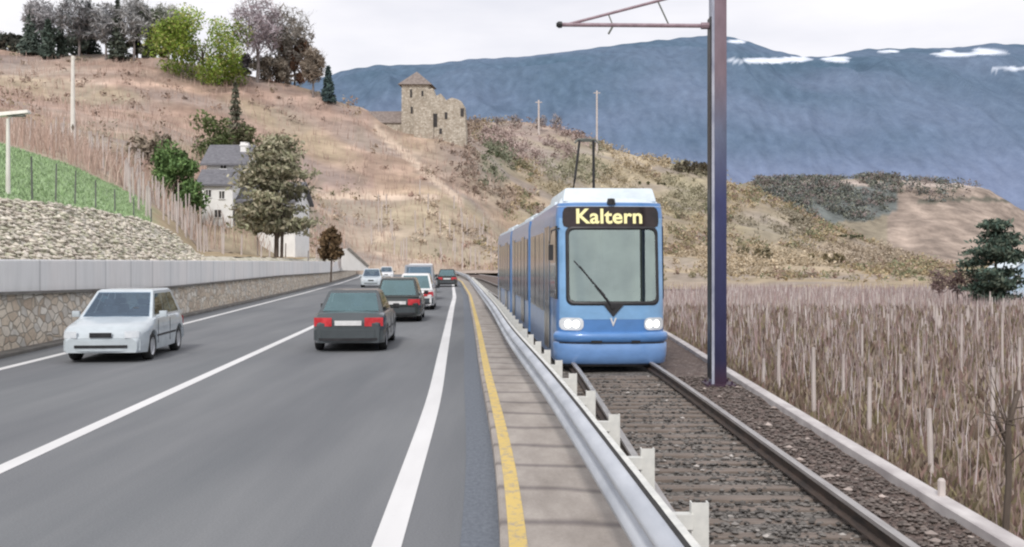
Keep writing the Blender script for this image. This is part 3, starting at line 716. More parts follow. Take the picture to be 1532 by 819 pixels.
o = mb.build('utility_pole', M['whitepole']); o.location = c_; tag(o, 'tall pale utility pole on the vineyard slope at left', 'pole')

# ---------------------------------------------------------------- catenary mast
D = 17.3; xm = (1075-CX)*D/F
mast = empty('catenary_mast', (xm, D, 0), 0, 'dark blue steel mast with reddish top carrying a bracket arm beside the track', 'mast')
mb = MB(); Lm = 8.6
mb.box((0,.0,Lm/2), (.22,.30,Lm)); mb.build('column', M['mast'], mast, bevel=.012)
mb = MB(); mb.box((-.155,-.01,3.2+.0), (.03,.26,6.2)); mb.build('cable_duct', M['black'], mast)
mb = MB(); mb.box((-.125,-.152,Lm/2), (.045,.02,Lm)); mb.box((-.125,0.,Lm/2), (.026,.29,Lm)); mb.build('flange', M['mast_edge'], mast)
mb = MB(); mb.box((0,0,-.02), (.5,.5,.06)); 
for sx in (-1,1):
    for sy in (-1,1): mb.tube([(sx*.19,sy*.19,0),(sx*.19,sy*.19,.06)], .02, 6)
mb.build('base_plate', M['mast'], mast)
za = zof(39, D); arm = empty('bracket_arm', (0,0,0)); arm.parent = mast; C.objects.unlink(arm); bpy.data.objects.remove(arm)
mb = MB(); mb.tube([(-.14,0,za),(-2.72,0,za+.02)], .036, 8); mb.tube([(-.14,0,za),(-.30,0,za)], .06, 8)
mb.tube([(-2.62,0,za+.02),(-1.05,0,za+.43),(-.12,0,za+.68)], .026, 8)
arm = mb.build('bracket_arm', M['arm'], mast)
mb = MB(); mb.tube([(-1.05,0,za+.43),(-.86,0,za+.02)], .014, 6); mb.tube([(-1.9,0,za+.2),(-1.82,0,za+.0)], .012, 6)
mb.tube([(-1.82,0,za),(-1.9,0,za-.14)], .02, 6); mb.build('stay', M['greypost'], arm)
mb = MB(); mb.tube([(-2.70,0,za+.02),(-2.76,0,za+.02),(-2.80,0,za+.02)], [.055,.06,.03], 8); mb.build('insulator', M['black'], arm)

# ---------------------------------------------------------------- tram
Wd = 1.05; NT = 28
def lean(z): return max(0, z-1.3)*.13+max(0, .95-z)*.05
def shrink(z): return 1 if z < 3.0 else 1-(z-3.0)**1.3*.22
def cab(th, z, off=0):                                              # front skin: th -90..90
    s_, c_ = math.sin(th), math.cos(th); e = .55
    x = math.copysign(abs(s_)**e, s_)*Wd*shrink(z); y = .62*(1-abs(c_)**e)+lean(z)*max(0, abs(c_))**.5
    nx = math.copysign(abs(s_)**(2-e), s_); ny = -abs(c_)**(2-e); l = math.hypot(nx, ny) or 1
    return (x+off*nx/l, y+off*ny/l, z)
def thx(x): t = min(1, abs(x)/Wd)**(1/.55); return math.copysign(math.asin(min(1, t)), x)
def patch(x0, x1, z0, z1, off, n=14, m_=4, xin=0, r=.05):
    g = []
    for j in range(m_+1):
        z = z0+(z1-z0)*j/m_; q = xin*(j/m_)
        g.append([cab(thx(x0+q+(x1-x0-2*q)*i/n), z, off) for i in range(n+1)])
    return g
def rpatch(x0, x1, z0, z1, off, r=.08, n=16, m_=8):                 # rounded-corner pane on the cab
    mb = MB(); g = []
    for j in range(m_+1):
        t = j/m_; t = (1-math.cos(PI*t))/2; z = z0+(z1-z0)*t
        dz = min(z-z0, z1-z); q = r-math.sqrt(max(0, r*r-(r-min(dz, r))**2))
        g.append([cab(thx(x0+q+(x1-x0-2*q)*i/n), z, off) for i in range(n+1)])
    return mb.grid(g)
FRT = 19.15
tram = empty('tram', (1.93, FRT, 0), 0.045, 'light blue articulated tram with KALTERN style amber destination sign coming towards the camera', 'tram')
tram['label'] = 'light blue articulated tram with amber destination sign and lit headlights'
zs = [.14,.2,.5,.76,.95,1.3,1.8,2.3,2.79,3.0,3.1,3.18,3.24]
LS = 8.4
def side_ring(z, y0, y1, back=True):
    w = Wd*shrink(z); return w
ths = np.array(sorted(list(np.linspace(-PI/2, PI/2, NT+1))+[thx(-.85), thx(.865)]))
mb = MB(); g = []
for z in zs:
    row = [cab(t, z) for t in ths]; w = Wd*shrink(z)
    row = [(-w, LS, z), (-w, LS*.5, z)]+row+[(w, LS*.5, z), (w, LS, z)]
    g.append(row)
def holed(mb, g, x0, x1, z0, z1):
    nr = len(g[0]); base = mb.n; fs = []
    for i in range(len(g)-1):
        for j in range(nr-1):
            a, b_ = g[i][j], g[i+1][j+1]; cx_ = (a[0]+b_[0])/2; cz_ = (a[2]+b_[2])/2
            if x0 < cx_ < x1 and z0 < cz_ < z1 and a[1] < 1.0: continue
            fs.append((i*nr+j, i*nr+j+1, (i+1)*nr+j+1, (i+1)*nr+j))
    mb.add([p for row in g for p in row], fs)
holed(mb, g, -.85, .865, 1.3, 2.79)
top = g[-1]; ctr = [(p[0]*.55, p[1]*.9+.35, 3.30) for p in top]; mb.grid([top, ctr]); mb.grid([ctr, [(0, max(p[1], .8), 3.31) for p in ctr]])
mb.grid([[(-Wd,LS,.14),(-Wd,LS,3.2)],[(Wd,LS,.14),(Wd,LS,3.2)]])
secs = [mb.build('body', M['tram_blue'], tram, smooth=True)]
secs[0].data.set_sharp_from_angle(angle=math.radians(40))
# nose parts
def P(mb, name, m_, par=tram, **k): return mb.build(name, M[m_], par, **k)
mb = MB(); holed(mb, [[cab(thx(x), z, .004) for x in [-1.0,-.97,-.93,-.89,-.85]+list(np.linspace(-.8, .8, 15))+[.865,.89,.93,.97,1.0]] for z in (1.0,1.15,1.3,1.6,1.9,2.2,2.5,2.75,2.85,2.95)], -.85, .865, 1.3, 2.75); P(mb, 'window_surround', 'tram_light', secs[0], smooth=True)
def rloop(x0, x1, z0, z1, r, off):
    pts = []
    for (a, b_, t0) in ((x1-r, z1-r, 0), (x0+r, z1-r, PI/2), (x0+r, z0+r, PI), (x1-r, z0+r, 1.5*PI)):
        pts += [(a+r*math.cos(t0+k*PI/10), b_+r*math.sin(t0+k*PI/10)) for k in range(6)]
    full = []
    for k in range(len(pts)):
        p, q = pts[k], pts[(k+1)%len(pts)]; m_ = 10 if math.hypot(p[0]-q[0], p[1]-q[1]) > .3 else 1
        full += [(p[0]+(q[0]-p[0])*u/m_, p[1]+(q[1]-p[1])*u/m_) for u in range(m_)]
    return [cab(thx(a), b_, off) for a, b_ in full+full[:1]]
mb = MB(); mb.grid([rloop(-.885, .905, 1.265, 2.785, .13, .008), rloop(-.87, .89, 1.28, 2.77, .12, .024), rloop(-.815, .835, 1.34, 2.72, .10, .024), rloop(-.81, .83, 1.345, 2.715, .10, -.02)]); P(mb, 'windscreen_rubber', 'black', secs[0], smooth=True)
mb = MB(); mb.box((0,.95,1.22), (1.9,1.3,.12)); mb.box((0,.55,1.36), (1.5,.4,.16), taper=.8); mb.box((.1,.72,1.47), (.5,.12,.12)); P(mb, 'dashboard', 'seat', secs[0])
mb = MB(); mb.box((0,2.2,1.95), (2.0,.06,2.4)); mb.box((0,1.45,2.95), (1.9,1.5,.05)); P(mb, 'cab_partition', 'interior', secs[0])
mb = MB(); mb.box((.42,2.15,2.1), (.7,.05,1.3)); P(mb, 'partition_window', 'sideglass', secs[0])
mb = MB(); mb.box((-.02,1.5,1.55), (.50,.14,.75), taper=.85); mb.box((-.02,1.5,2.02), (.26,.10,.18)); P(mb, 'driver_seat', 'seat', secs[0], bevel=.03)
ws = P(rpatch(-.82, .84, 1.345, 2.715, .016, .10, 20, 10), 'windscreen', 'windscreen', secs[0], smooth=True)
P(rpatch(-.93, .92, 2.765, 3.165, .014, .08, 20, 6), 'destination_sign', 'signbg', tram, smooth=True); ds_ = bpy.data.objects['destination_sign']
cu = bpy.data.curves.new('sign_text', 'FONT'); cu.body = 'Kaltern'; cu.size = .40; cu.align_x = 'CENTER'; cu.align_y = 'CENTER'; cu.extrude = .004; cu.offset = .009; cu.space_character = 1.03
to = bpy.data.objects.new('tmp', cu); C.objects.link(to); dg = bpy.context.evaluated_depsgraph_get(); me = bpy.data.meshes.new_from_object(to.evaluated_get(dg))
bpy.data.objects.remove(to); me.materials.clear(); me.materials.append(M['led']); tx = bpy.data.objects.new('lettering', me); C.objects.link(tx); tx.parent = ds_
tx.rotation_euler = (PI/2-.13, 0, 0); tx.location = (-.05, cab(0, 2.97)[1]-.028, 2.965); tx.scale = (1.06, 1, 1)
mb = MB(); mb.grid(patch(-1.03, 1.03, .50, .60, .03, 24, 1)); 
# bumper: proud band with soft lip
mb = MB(); g = []
for (z, o_) in ((.14,.0),(.16,.035),(.30,.06),(.52,.07),(.555,.05)): g.append([cab(t, z, o_) for t in np.linspace(-1.45, 1.45, 25)])
mb.grid(g); bp = P(mb, 'bumper', 'tram_lav', tram, smooth=True)
mb = MB(); g = []
for (z, o_) in ((.56,.04),(.60,.085),(.70,.085),(.745,.05),(.76,.0)): g.append([cab(t, z, o_) for t in np.linspace(-1.3, 1.3, 25)])
mb.grid(g); P(mb, 'upper_bumper', 'tram_blue', bp, smooth=True)
mb = MB()
mb.grid(patch(-.42, -.22, .545, .60, .09, 4, 1)); mb.grid(patch(.34, .50, .545, .60, .09, 4, 1)); mb.grid(patch(-.95, .95, .54, .565, .075, 20, 1)); P(mb, 'bumper_gap', 'black', bp)
mb = MB()
mb.grid(patch(-.98, .98, .10, .16, -.02, 20, 1)); P(mb, 'skirt', 'black', bp)
for s_ in (-1, 1):
    cx = -.83 if s_ < 0 else .83
    mb = rpatch(cx-.23, min(cx+.2, 1.0) if s_ > 0 else cx+.24, .79, 1.03, .012, .09, 10, 6) if s_ > 0 else rpatch(-1.0, -.56, .79, 1.03, .012, .09, 10, 6)
    hl = P(mb, 'headlight', 'lamp_clear', tram, smooth=True)
    a = .70 if s_ > 0 else -.70
    mb = MB(); x_ = a
    for xx in (a, a+s_*.14):
        c0 = Vector(cab(thx(xx), .91, .02)); mb.add([tuple(c0)]+[tuple(Vector(cab(thx(xx+.065*math.cos(t)), .91+.075*math.sin(t), .02))) for t in np.linspace(0, 2*PI, 13)], [(0, k+1, k+2) for k in range(12)])
    P(mb, 'bulb', 'headlight_on', hl)
mb = MB(); q0 = Vector(cab(thx(-.02), 1.25, .05)); q1 = Vector(cab(thx(-.62), 2.02, .06)); q2 = Vector(cab(thx(-.34), 1.66, .05)); 
mb.tube([q0, q2], .022, 6); mb.tube([q2-Vector((.02,0,-.02)), q1], .014, 5); mb.tube([Vector(cab(thx(-.72), 2.12, .04)), Vector(cab(thx(-.15), 1.45, .04))], .013, 5); P(mb, 'wiper', 'black', tram)
mb = MB(); mb.add([cab(thx(-.2), 1.30, .03), cab(0, 1.05, .03), cab(thx(.22), 1.30, .03)], [(0,1,2)]); mb.tube([cab(thx(-.02), 1.25, .02), cab(thx(-.02), 1.25, .07)], .045, 8); P(mb, 'wiper_mount', 'black', tram)
mb = MB(); mb.add([cab(thx(-.06), 1.03, .02), cab(thx(.0), .86, .02), cab(thx(.07), 1.03, .02), cab(thx(.035), 1.03, .02), cab(thx(0), .94, .02), cab(thx(-.03), 1.03, .02)], [(0,1,4,5),(1,2,3,4)]); P(mb, 'emblem', 'plate', tram)
mb = MB(); mb.tube([(0,.27,3.22),(0,.25,3.32)], [.09,.07], 10); mb.tube([(0,.25,3.27),(0,.20,3.27)], .055, 10); P(mb, 'top_lamp', 'black', tram)
# mirrors on the sides
for s_ in (-1,):
    mb = MB(); mb.tube([(s_*1.0,.35,2.75),(s_*1.16,.2,2.7),(s_*1.2,.25,2.45)], .016, 6); mb.box((s_*1.17,.25,2.28), (.09,.08,.30)); P(mb, 'mirror', 'black', tram)
# side glazing of the cab and first section
def sidepane(mb, s_, y0, y1, z0, z1, off=.012):
    x = s_*(Wd+off); mb.add([(x,y0,z0),(x,y1,z0),(x,y1,z1),(x,y0,z1)], [(0,1,2,3) if s_ > 0 else (3,2,1,0)]); return mb
def panel(sec, y0, y1, z0, z1, name, m_, off):
    for s_ in (-1, 1): mb = sidepane(MB(), s_, y0, y1, z0, z1, off); mb.build(name, M[m_], sec)
s0 = secs[0]
for s_ in (-1,1):
    g = [[cab(s_*t, z, .014) for t in np.linspace(1.27, PI/2, 8)]+[(s_*(Wd+.014), 1.2, z)] for z in np.linspace(1.38, 2.8, 5)]; mb = MB(); mb.grid(g); mb.build('cab_side_window', M['sideglass'], s0)
panel(s0, .9, .94, .25, 3.0, 'seam', 'black', .006)
panel(s0, 1.24, 1.75, 1.38, 2.8, 'cab_side_window', 'sideglass', .012)
panel(s0, 1.95, 3.25, .28, 2.85, 'door', 'doorglass', .014); panel(s0, 2.58, 2.62, .28, 2.85, 'door_seam', 'black', .02)
panel(s0, 1.86, 1.95, .25, 2.95, 'door_pillar', 'tram_light', .016); panel(s0, 3.25, 3.34, .25, 2.95, 'door_pillar', 'tram_light', .016)
for y in (3.5, 4.9, 6.4): panel(s0, y, y+1.3 if y < 6 else y+1.7, 1.0, 2.76, 'window', 'doorglass', .012)
def section(p, ang, L, lab):
    sec = empty('section', p, ang); sec.parent = tram
    mb = MB(); g = []
    for z in zs: w = Wd*shrink(z); g.append([(-w,L,z),(-w,0,z),(w,0,z),(w,L,z),(-w,L,z)])
    mb.grid(g); w = Wd*shrink(zs[-1]); mb.grid([[(-w,0,3.24),(-w,L,3.24)],[(-.5,0,3.3),(-.5,L,3.3)],[(.5,0,3.3),(.5,L,3.3)],[(w,0,3.24),(w,L,3.24)]]); mb.build('body', M['tram_blue'], sec)
    for (y0, y1, k) in ((.35,1.5,'w'),(1.65,3.0,'d'),(3.2,4.6,'w'),(4.75,6.1,'w'),(6.25,7.6,'d')):
        if y1 > L-.2: continue
        if k == 'd': panel(sec, y0, y1, .28, 2.85, 'door', 'doorglass', .014); panel(sec, (y0+y1)/2-.02, (y0+y1)/2+.02, .28, 2.85, 'door_seam', 'tram_light', .02)
        else: panel(sec, y0, y1, 1.0, 2.76, 'window', 'doorglass', .012)
    mb = MB(); mb.box((0,L*.5,3.42), (1.5,L*.6,.26), taper=.92); mb.build('roof_box', M['tram_roof'], sec, bevel=.04)
    for s_ in (-1,1):
        mb = MB(); mb.box((s_*.86,L/2,3.27), (.22,L*.98,.16)); mb.build('roof_fairing', M['tram_roof'], sec, bevel=.03)
    return sec
def bell(p, ang):
    mb = MB()
    for k in range(5): mb.box((0,.08+.13*k,1.68), (1.94-.0*(k%2)-.1*(k%2),.11,2.95))
    o = mb.build('bellows', M['bellows'], tram, bevel=.015); o.location = p; o.rotation_euler = (0,0,ang)
pos = Vector((0,LS,0)); ang = .0
for k in range(2):
    bell(pos, ang); a2 = ang+.012; d_ = Vector((-math.sin(a2), math.cos(a2), 0)); pos = pos+d_*.68
    section(pos, a2, 8.4, ''); pos = pos+d_*8.4; ang = a2
# roof of the front section
mb = MB(); mb.box((0,2.1,3.41), (1.86,3.3,.28), taper=.93); P(mb, 'roof_box', 'tram_roof', tram, bevel=.05)
mb = MB(); mb.box((0,6.2,3.40), (1.6,2.8,.24), taper=.93); P(mb, 'roof_box', 'tram_roof', tram, bevel=.05)
for s_ in (-1,1):
    mb = MB(); mb.box((s_*.84,5.0,3.26), (.26,6.6,.16)); P(mb, 'roof_fairing', 'tram_roof', tram, bevel=.03)
mb = MB(); g = []
for z in (3.17, 3.22, 3.30, 3.36): g.append([(cab(t, min(z,3.24), .01)[0]*(1-(z-3.17)*.5), cab(t, min(z,3.24), .01)[1]+(z-3.17)*1.4, z) for t in np.linspace(-1.5, 1.5, 25)])
mb.grid(g); P(mb, 'roof_brow', 'tram_roof', tram, smooth=True)
# pantograph
pg = empty('pantograph', (0,0,0)); pg.parent = tram
mb = MB(); mb.box((-.06,2.5,3.60), (.9,1.1,.06)); mb.build('base', M['greypost'], pg, bevel=.01)
mb = MB(); ty = 2.5; zt = 4.72
mb.tube([(-.50,ty+.1,3.6),(-.46,ty,3.9),(-.36,ty,zt)], .028, 6); mb.tube([(-.04,ty+.1,3.6),(-.06,ty,zt)], .032, 6); mb.tube([(.0,ty+.5,3.6),(-.06,ty,zt-.05)], .02, 6)
mb.build('arm', M['black'], pg)
mb = MB(); mb.tube([(-.46,ty,zt-.06),(-.40,ty,zt+.02),(-.02,ty,zt+.02),(.05,ty,zt-.06)], .026, 6); mb.tube([(-.42,ty+.25,zt+.02),(.0,ty+.25,zt+.02)], .022, 6); mb.build('contact_bar', M['greypost'], pg)
for s_ in (-1,1):
    for y in (1.6, 2.9):
        mb = MB(); mb.tube([(s_*.70,y,.36),(s_*.82,y,.36)], .30, 18); P(mb, 'wheel', 'tyre', tram)

# ---------------------------------------------------------------- cars
def car(kind, paint, loc, yaw, label, facing, L=3.9, Wc=1.66, Hc=1.42, glassf='carglass', glassr='rearglass', van=False, group=None, sedan=False, hood=True, small=False):
    root = empty('van' if van else 'car', loc, yaw, label, 'van' if van else 'car', group)
    hw = Wc/2; belt = .90 if not van else 1.05; ys = []; R = .345; zc = .29; wb = (-L*.5+.72, L*.5-.78)   # rear, front axle
    nose = .70; tail = .86 if not sedan else .88
    def ztop(y):
        t = y/(L/2)
        if t > 0: return ip(y, [(0,belt),(L*.5-1.15,belt),(L*.5-.95,belt-.02),(L*.5-.2,nose+.03),(L*.5-.05,nose-.05),(L*.5,nose-.2)])
        return ip(y, [(-L*.5,tail-.22),(-L*.5+.04,tail-.03),(-L*.5+.12,tail),(-L*.5+.6,belt),(0,belt)])
    def hwid(y):
        t = abs(y)/(L/2); return hw*(1-.16*max(0, (t-.72)/.28)**2.2)
    for yy in list(np.linspace(-L/2, L/2, 25)): ys.append(yy)
    for w in wb:
        for a in np.linspace(-R, R, 13): ys.append(w+a)
        ys += [w-R-.005, w+R+.005]
    ys = sorted(set(round(y, 4) for y in ys)); g = []
    for y in ys:
        w = hwid(y); zb = .20+.08*max(0, abs(y)/(L/2)-.8)
        for a in wb:
            if abs(y-a) < R: zb = max(zb, zc+math.sqrt(R*R-(y-a)**2))
        zt = ztop(y); zm = min(.62, zt-.12)
        zb2 = min(zb, zt-.2)
        half = [(0,zb2), (w*.80,zb2), (w*.965,zb2), (w, zb2+(zm-zb2)*.45 if zb2 < .5 else zb2+.01), (w, max(zm, zb2+.02)), (w*.985, (max(zm,zb2+.02)+zt)/2), (w*.945, zt-.035), (w*.88, zt), (w*.5, zt+.022), (0, zt+.03)]
        full = [( p[0], y, p[1]) for p in half]+[(-p[0], y, p[1]) for p in half[::-1][1:-1]]
        full.append(full[0]); g.append(full)
    mb = MB(); mb.grid(g); n = len(g[0])-1
    mb.add(g[0][:-1], [tuple(range(n))]); mb.add(g[-1][:-1], [tuple(range(n))[::-1]])
    # greenhouse shell
    if van: yb0, yb1, yt0, yt1 = -L/2+.08, L/2-.75, -L/2+.15, L/2-1.35
    elif sedan: yb0, yb1, yt0, yt1 = -L/2+.55, L/2-1.18, -L/2+1.20, L/2-1.95
    else: yb0, yb1, yt0, yt1 = -L/2+.12, L/2-.98, -L/2+.55, L/2-1.70
    bw, tw = hw*.90, hw*.70; zt = Hc
    if van: tw = hw*.84
    me_ = (zt-.0)
    q = np.array([(-bw,yb0,belt-.03),(bw,yb0,belt-.03),(bw,yb1,belt-.03),(-bw,yb1,belt-.03),(-tw,yt0,zt),(tw,yt0,zt),(tw,yt1,zt),(-tw,yt1,zt)])
    bod = mb.build('body', M[paint], root, smooth=True); bod.data.set_sharp_from_angle(angle=math.radians(38))
    mb = MB(); zr_ = zt; rr_ = q[4:].copy(); up_ = rr_.copy(); cen = rr_.mean(0)
    up_[:, :2] = cen[:2]+(rr_[:, :2]-cen[:2])*.90; up_[:, 2] += .035; low_ = rr_.copy(); low_[:, 2] -= .05
    for k in range(4): low_[k] = q[4+k]+(q[k]-q[4+k])*.07
    mb.grid([[*map(tuple, low_), tuple(low_[0])], [*map(tuple, rr_+(0,0,-.004)), tuple((rr_+(0,0,-.004))[0])], [*map(tuple, up_), tuple(up_[0])]]); mb.add(up_, [(0,1,2,3)]); mb.add(low_, [(3,2,1,0)])
    sides = [(2,3,7,6,[(.05,.95)],.08,.93),(0,1,5,4,[(.07,.93)],.12,.90)]
    fr = [(.10,.36),(.39,.62),(.65,.93)] if not van else [(.72,.93)]
    sides += [(1,2,6,5,fr,.14,.88),(3,0,4,7,[(1-u1, 1-u0) for u0, u1 in fr][::-1],.14,.88)]
    for (ia, ib, ic, id_, wins, v0, v1) in sides:
        A_, B_, C_, D_ = (Vector(q[i_]) for i_ in (ia, ib, ic, id_)); us = [0]+[u for w_ in wins for u in w_]+[1]; vs_ = [0, v0, v1, 1]
        pt = lambda u, v: tuple((A_*(1-u)+B_*u)*(1-v)+(D_*(1-u)+C_*u)*v)
        fs = []; base_ = [pt(u, v) for v in vs_ for u in us]
        for j in range(3):
            for i_ in range(len(us)-1):
                if j == 1 and i_ % 2 == 1: continue
                fs.append((j*len(us)+i_, j*len(us)+i_+1, (j+1)*len(us)+i_+1, (j+1)*len(us)+i_))
        mb.add(base_, fs)
    mb.build('cabin', M[paint], root)
    for (sx_, sy_) in ((-.36,.0),(.36,.0),(-.38,-.85),(.38,-.85)):
        mb = MB(); yy_ = L*.02+sy_; zc_ = belt+.02; mb.box((sx_*hw/.85, yy_, zc_+.05), (.42,.12,.30), taper=.85); mb.box((sx_*hw/.85, yy_, zc_+.28), (.24,.09,.13)); mb.build('seat', M['seat'], root, bevel=.03)
    mb = MB(); mb.tube([(-.36+.19*math.cos(t), L*.02+.55, belt+.02+.17*math.sin(t)) for t in np.linspace(0, 2*PI, 15)], .018, 5); mb.build('steering_wheel', M['seat'], root)
    mb = MB(); mb.box((0, (yb0+yb1)/2, belt+.012+.03), (hw*1.6, (yb1-yb0)*.86, .02)); mb.build('cabin_floor', M['seat'], root)
    def pane(a, b_, c_, d_, u0, u1, v0, v1, m_, nm, off=.008):
        a, b_, c_, d_ = map(Vector, (a, b_, c_, d_)); nn = (b_-a).cross(d_-a).normalized()
        f = lambda u, v: (a*(1-u)+b_*u)*(1-v)+(d_*(1-u)+c_*u)*v+nn*off
        r = .05; pts = []
        pts = [tuple(f(u, v)) for u, v in ((u0-.008,v0-.015),(u1+.008,v0-.015),(u1+.008,v1+.015),(u0-.008,v1+.015))]
        mb = MB(); mb.add(pts, [tuple(range(len(pts)))]); return mb.build(nm, M[m_], root)
    qq = [tuple(v_) for v_ in q]
    pane(qq[2], qq[3], qq[7], qq[6], .05, .95, .08, .93, glassf, 'windscreen')
    pane(qq[0], qq[1], qq[5], qq[4], .07, .93, .12, .90, glassr, 'rear_window')
    for (a, b_, c_, d_, fl) in ((1,2,6,5,0),(3,0,4,7,1)):
        for (u0, u1) in fr:
            if fl: u0, u1 = 1-u1, 1-u0
            # lean panes with the roof taper
            pane(qq[a], qq[b_], qq[c_], qq[d_], u0, u1, .14, .88, 'carside', 'side_window')
    for w in wb:
        for s_ in (-1, 1):
            wh = empty('wheel', (s_*(hw-.11), w, zc)); wh.parent = root
            mb = MB(); seg = 20; g = []
            for (xo, rr) in ((-.09,.18),(-.09,.27),(-.06,.29),(.06,.29),(.09,.27),(.092,.19)): g.append([(s_*xo, rr*math.cos(2*PI*k/seg), rr*math.sin(2*PI*k/seg)) for k in range(seg+1)])
            mb.grid(g, flip=s_ < 0); mb.build('tyre', M['tyre'], wh, smooth=True)
            mb = MB(); g = []
            for (xo, rr) in ((.088,.195),(.075,.18),(.06,.16),(.07,.06),(.08,.0)): g.append([(s_*xo, rr*math.cos(2*PI*k/seg), rr*math.sin(2*PI*k/seg)) for k in range(seg+1)])
            mb.grid(g, flip=s_ < 0); mb.build('rim', M['rim'], wh)
            mb = MB(); mb.box((-s_*.10,0,.05), (.02,.66,.62)); 
    mb = MB(); mb.box((0,0,.24), (Wc*.84, L*.88, .10)); mb.box((0,wb[0],.42),(Wc*.7,.7,.4)); mb.box((0,wb[1],.42),(Wc*.7,.7,.4)); mb.build('underbody', M['black'], root)
    fy = L/2; 
    fx = lambda x, z: fy-.10*(abs(x)/hw)**3-.02
    def fpatch(x0, x1, z0, z1, y_of, m_, nm, off=.02, sgn=1):
        mb = MB(); xs = np.linspace(x0, x1, 9)
        g = [[(x, sgn*(y_of+off-.16*hwfac(x)), z) for x in xs] for z in (z0, (z0+z1)/2, z1)]
        g2 = [[(x, sgn*(y_of+off-.16*hwfac(x)-.06), z) for x in xs] for z in (z0, z1)]
        mb.grid(g); mb.grid([g[0], g2[0]]); mb.grid([g[-1], g2[-1]]); return mb.build(nm, M[m_], root)
    hwfac = lambda x: (abs(x)/hw)**3.5
    # front end: bumper, grille, lower intake, lamps, plate
    fpatch(-hw*.90, hw*.90, .25, .47, L/2+.012, paint, 'front_bumper')
    fpatch(-hw*.62, hw*.62, .315, .375, L/2+.026, 'black', 'lower_intake')
    fpatch(-hw*.26, hw*.26, .535, .63, L/2+.015, 'black', 'grille')
    for s_ in (-1, 1): fpatch(s_*hw*.56, s_*hw*.88, .52, .66, L/2+.025, 'lamp_clear', 'headlight')
    # rear end
    fpatch(-hw*.93, hw*.93, .28, .52, L/2+.04, paint if facing == 'front' else 'car_dark', 'rear_bumper', sgn=-1)
    fpatch(-hw*.8, hw*.8, .27, .33, L/2+.05, 'black', 'bumper_trim', sgn=-1)
    for s_ in (-1, 1): fpatch(s_*hw*.44, s_*hw*.93, .60, .80, L/2+.012, 'lamp_red', 'tail_light', sgn=-1)
    fpatch(-hw*.36, hw*.36, .62, .73, L/2+.014, 'plate', 'number_plate', sgn=-1)
    for s_ in (-1, 1):
        mb = MB(); mb.box((s_*(hw+.07), yb1-.32, belt+.06), (.16,.10,.13)); mb.tube([(s_*(hw-.08),yb1-.30,belt),(s_*(hw+.02),yb1-.32,belt+.04)], .02, 6); mb.build('mirror', M['black' if paint != 'car_white' else paint], root, bevel=.03)
        mb = MB()
        x = s_*(hw+.002)
        for yv in (.72, -.28): mb.box((x, yv, .58), (.008,.012,.5))
        mb.box((x, 0, .50), (.012, L*.42, .045)); mb.build('side_moulding', M['black'], root)
    return root
def away(px, dd): return ((px-CX)*dd/F, dd)
HL = math.pi
x, y = (-8.36, 20.7); car('h', 'car_white', (x-.30, y+1.9, 0), HL+.085, 'silver white hatchback driving towards the camera beside the stone wall', 'front', 3.75, 1.72, 1.45)
x, y = (-3.79, 23.3); car('s', 'car_dark', (x-.12, y+2.1, 0), .05, 'dark grey sedan seen from behind with broad red tail lights', 'rear', 4.25, 1.72, 1.38, sedan=True)
x, y = (-3.98, 34.8); car('h', 'car_black', (x-.1, y+1.95, 0), .05, 'black green hatchback directly ahead of the dark grey sedan', 'rear', 3.9, 1.68, 1.5)
x, y = (-4.2, 43.5); car('h', 'car_pure', (x-.1, y+1.95, 0), .05, 'white hatchback ahead of the black green hatchback', 'rear', 3.9, 1.68, 1.55)
x, y = (-5.15, 55.); car('v', 'car_grey', (x-.1, y+2.2, 0), .06, 'tall grey van further along the queue', 'rear', 4.6, 1.8, 1.9, van=True, glassr='carglass')
x, y = (-6.1, 67.); car('v', 'car_pure', (x-.15, y+2.2, 0), .07, 'white van at the head of the queue beyond the grey van', 'rear', 4.8, 1.85, 1.95, van=True)
x, y = (-5.45, 84.); car('h', 'car_black', (x-.1, y+1.95, 0), .05, 'small far black car nearest the right edge line', 'rear', 3.9, 1.7, 1.45)
x, y = (-11.7, 82.); car('h', 'car_white', (x, y+1.9, 0), HL+.08, 'far silver car coming along the left lane', 'front', 3.9, 1.75, 1.5)
x, y = (-15.0, 118.); car('h', 'car_pure', (x, y+1.9, 0), HL+.1, 'farthest pale car coming along the left lane', 'front', 3.9, 1.75, 1.5)

# ---------------------------------------------------------------- house, castle, shed, far house
def gable(mb, x0, x1, y0, y1, z0, z1, axis='x', ov=.4, th=.18):
    # roof solid with ridge along x or y
    if axis == 'x':
        ym = (y0+y1)/2; A = [(x0-ov,y0-ov,z0),(x1+ov,y0-ov,z0),(x1+ov,ym,z1),(x0-ov,ym,z1),(x1+ov,y1+ov,z0),(x0-ov,y1+ov,z0)]
        B = [(p[0],p[1],p[2]+th) for p in A]
    else:
        xm_ = (x0+x1)/2; A = [(x0-ov,y1+ov,z0),(x0-ov,y0-ov,z0),(xm_,y0-ov,z1),(xm_,y1+ov,z1),(x1+ov,y0-ov,z0),(x1+ov,y1+ov,z0)]
        B = [(p[0],p[1],p[2]+th) for p in A]
    mb.add(A+B, [(0,1,2,3),(3,2,4,5),(6,9,8,7),(9,11,10,8),(0,6,7,1),(1,7,8,2),(2,8,10,4),(4,10,11,5),(5,11,9,3),(3,9,6,0)])
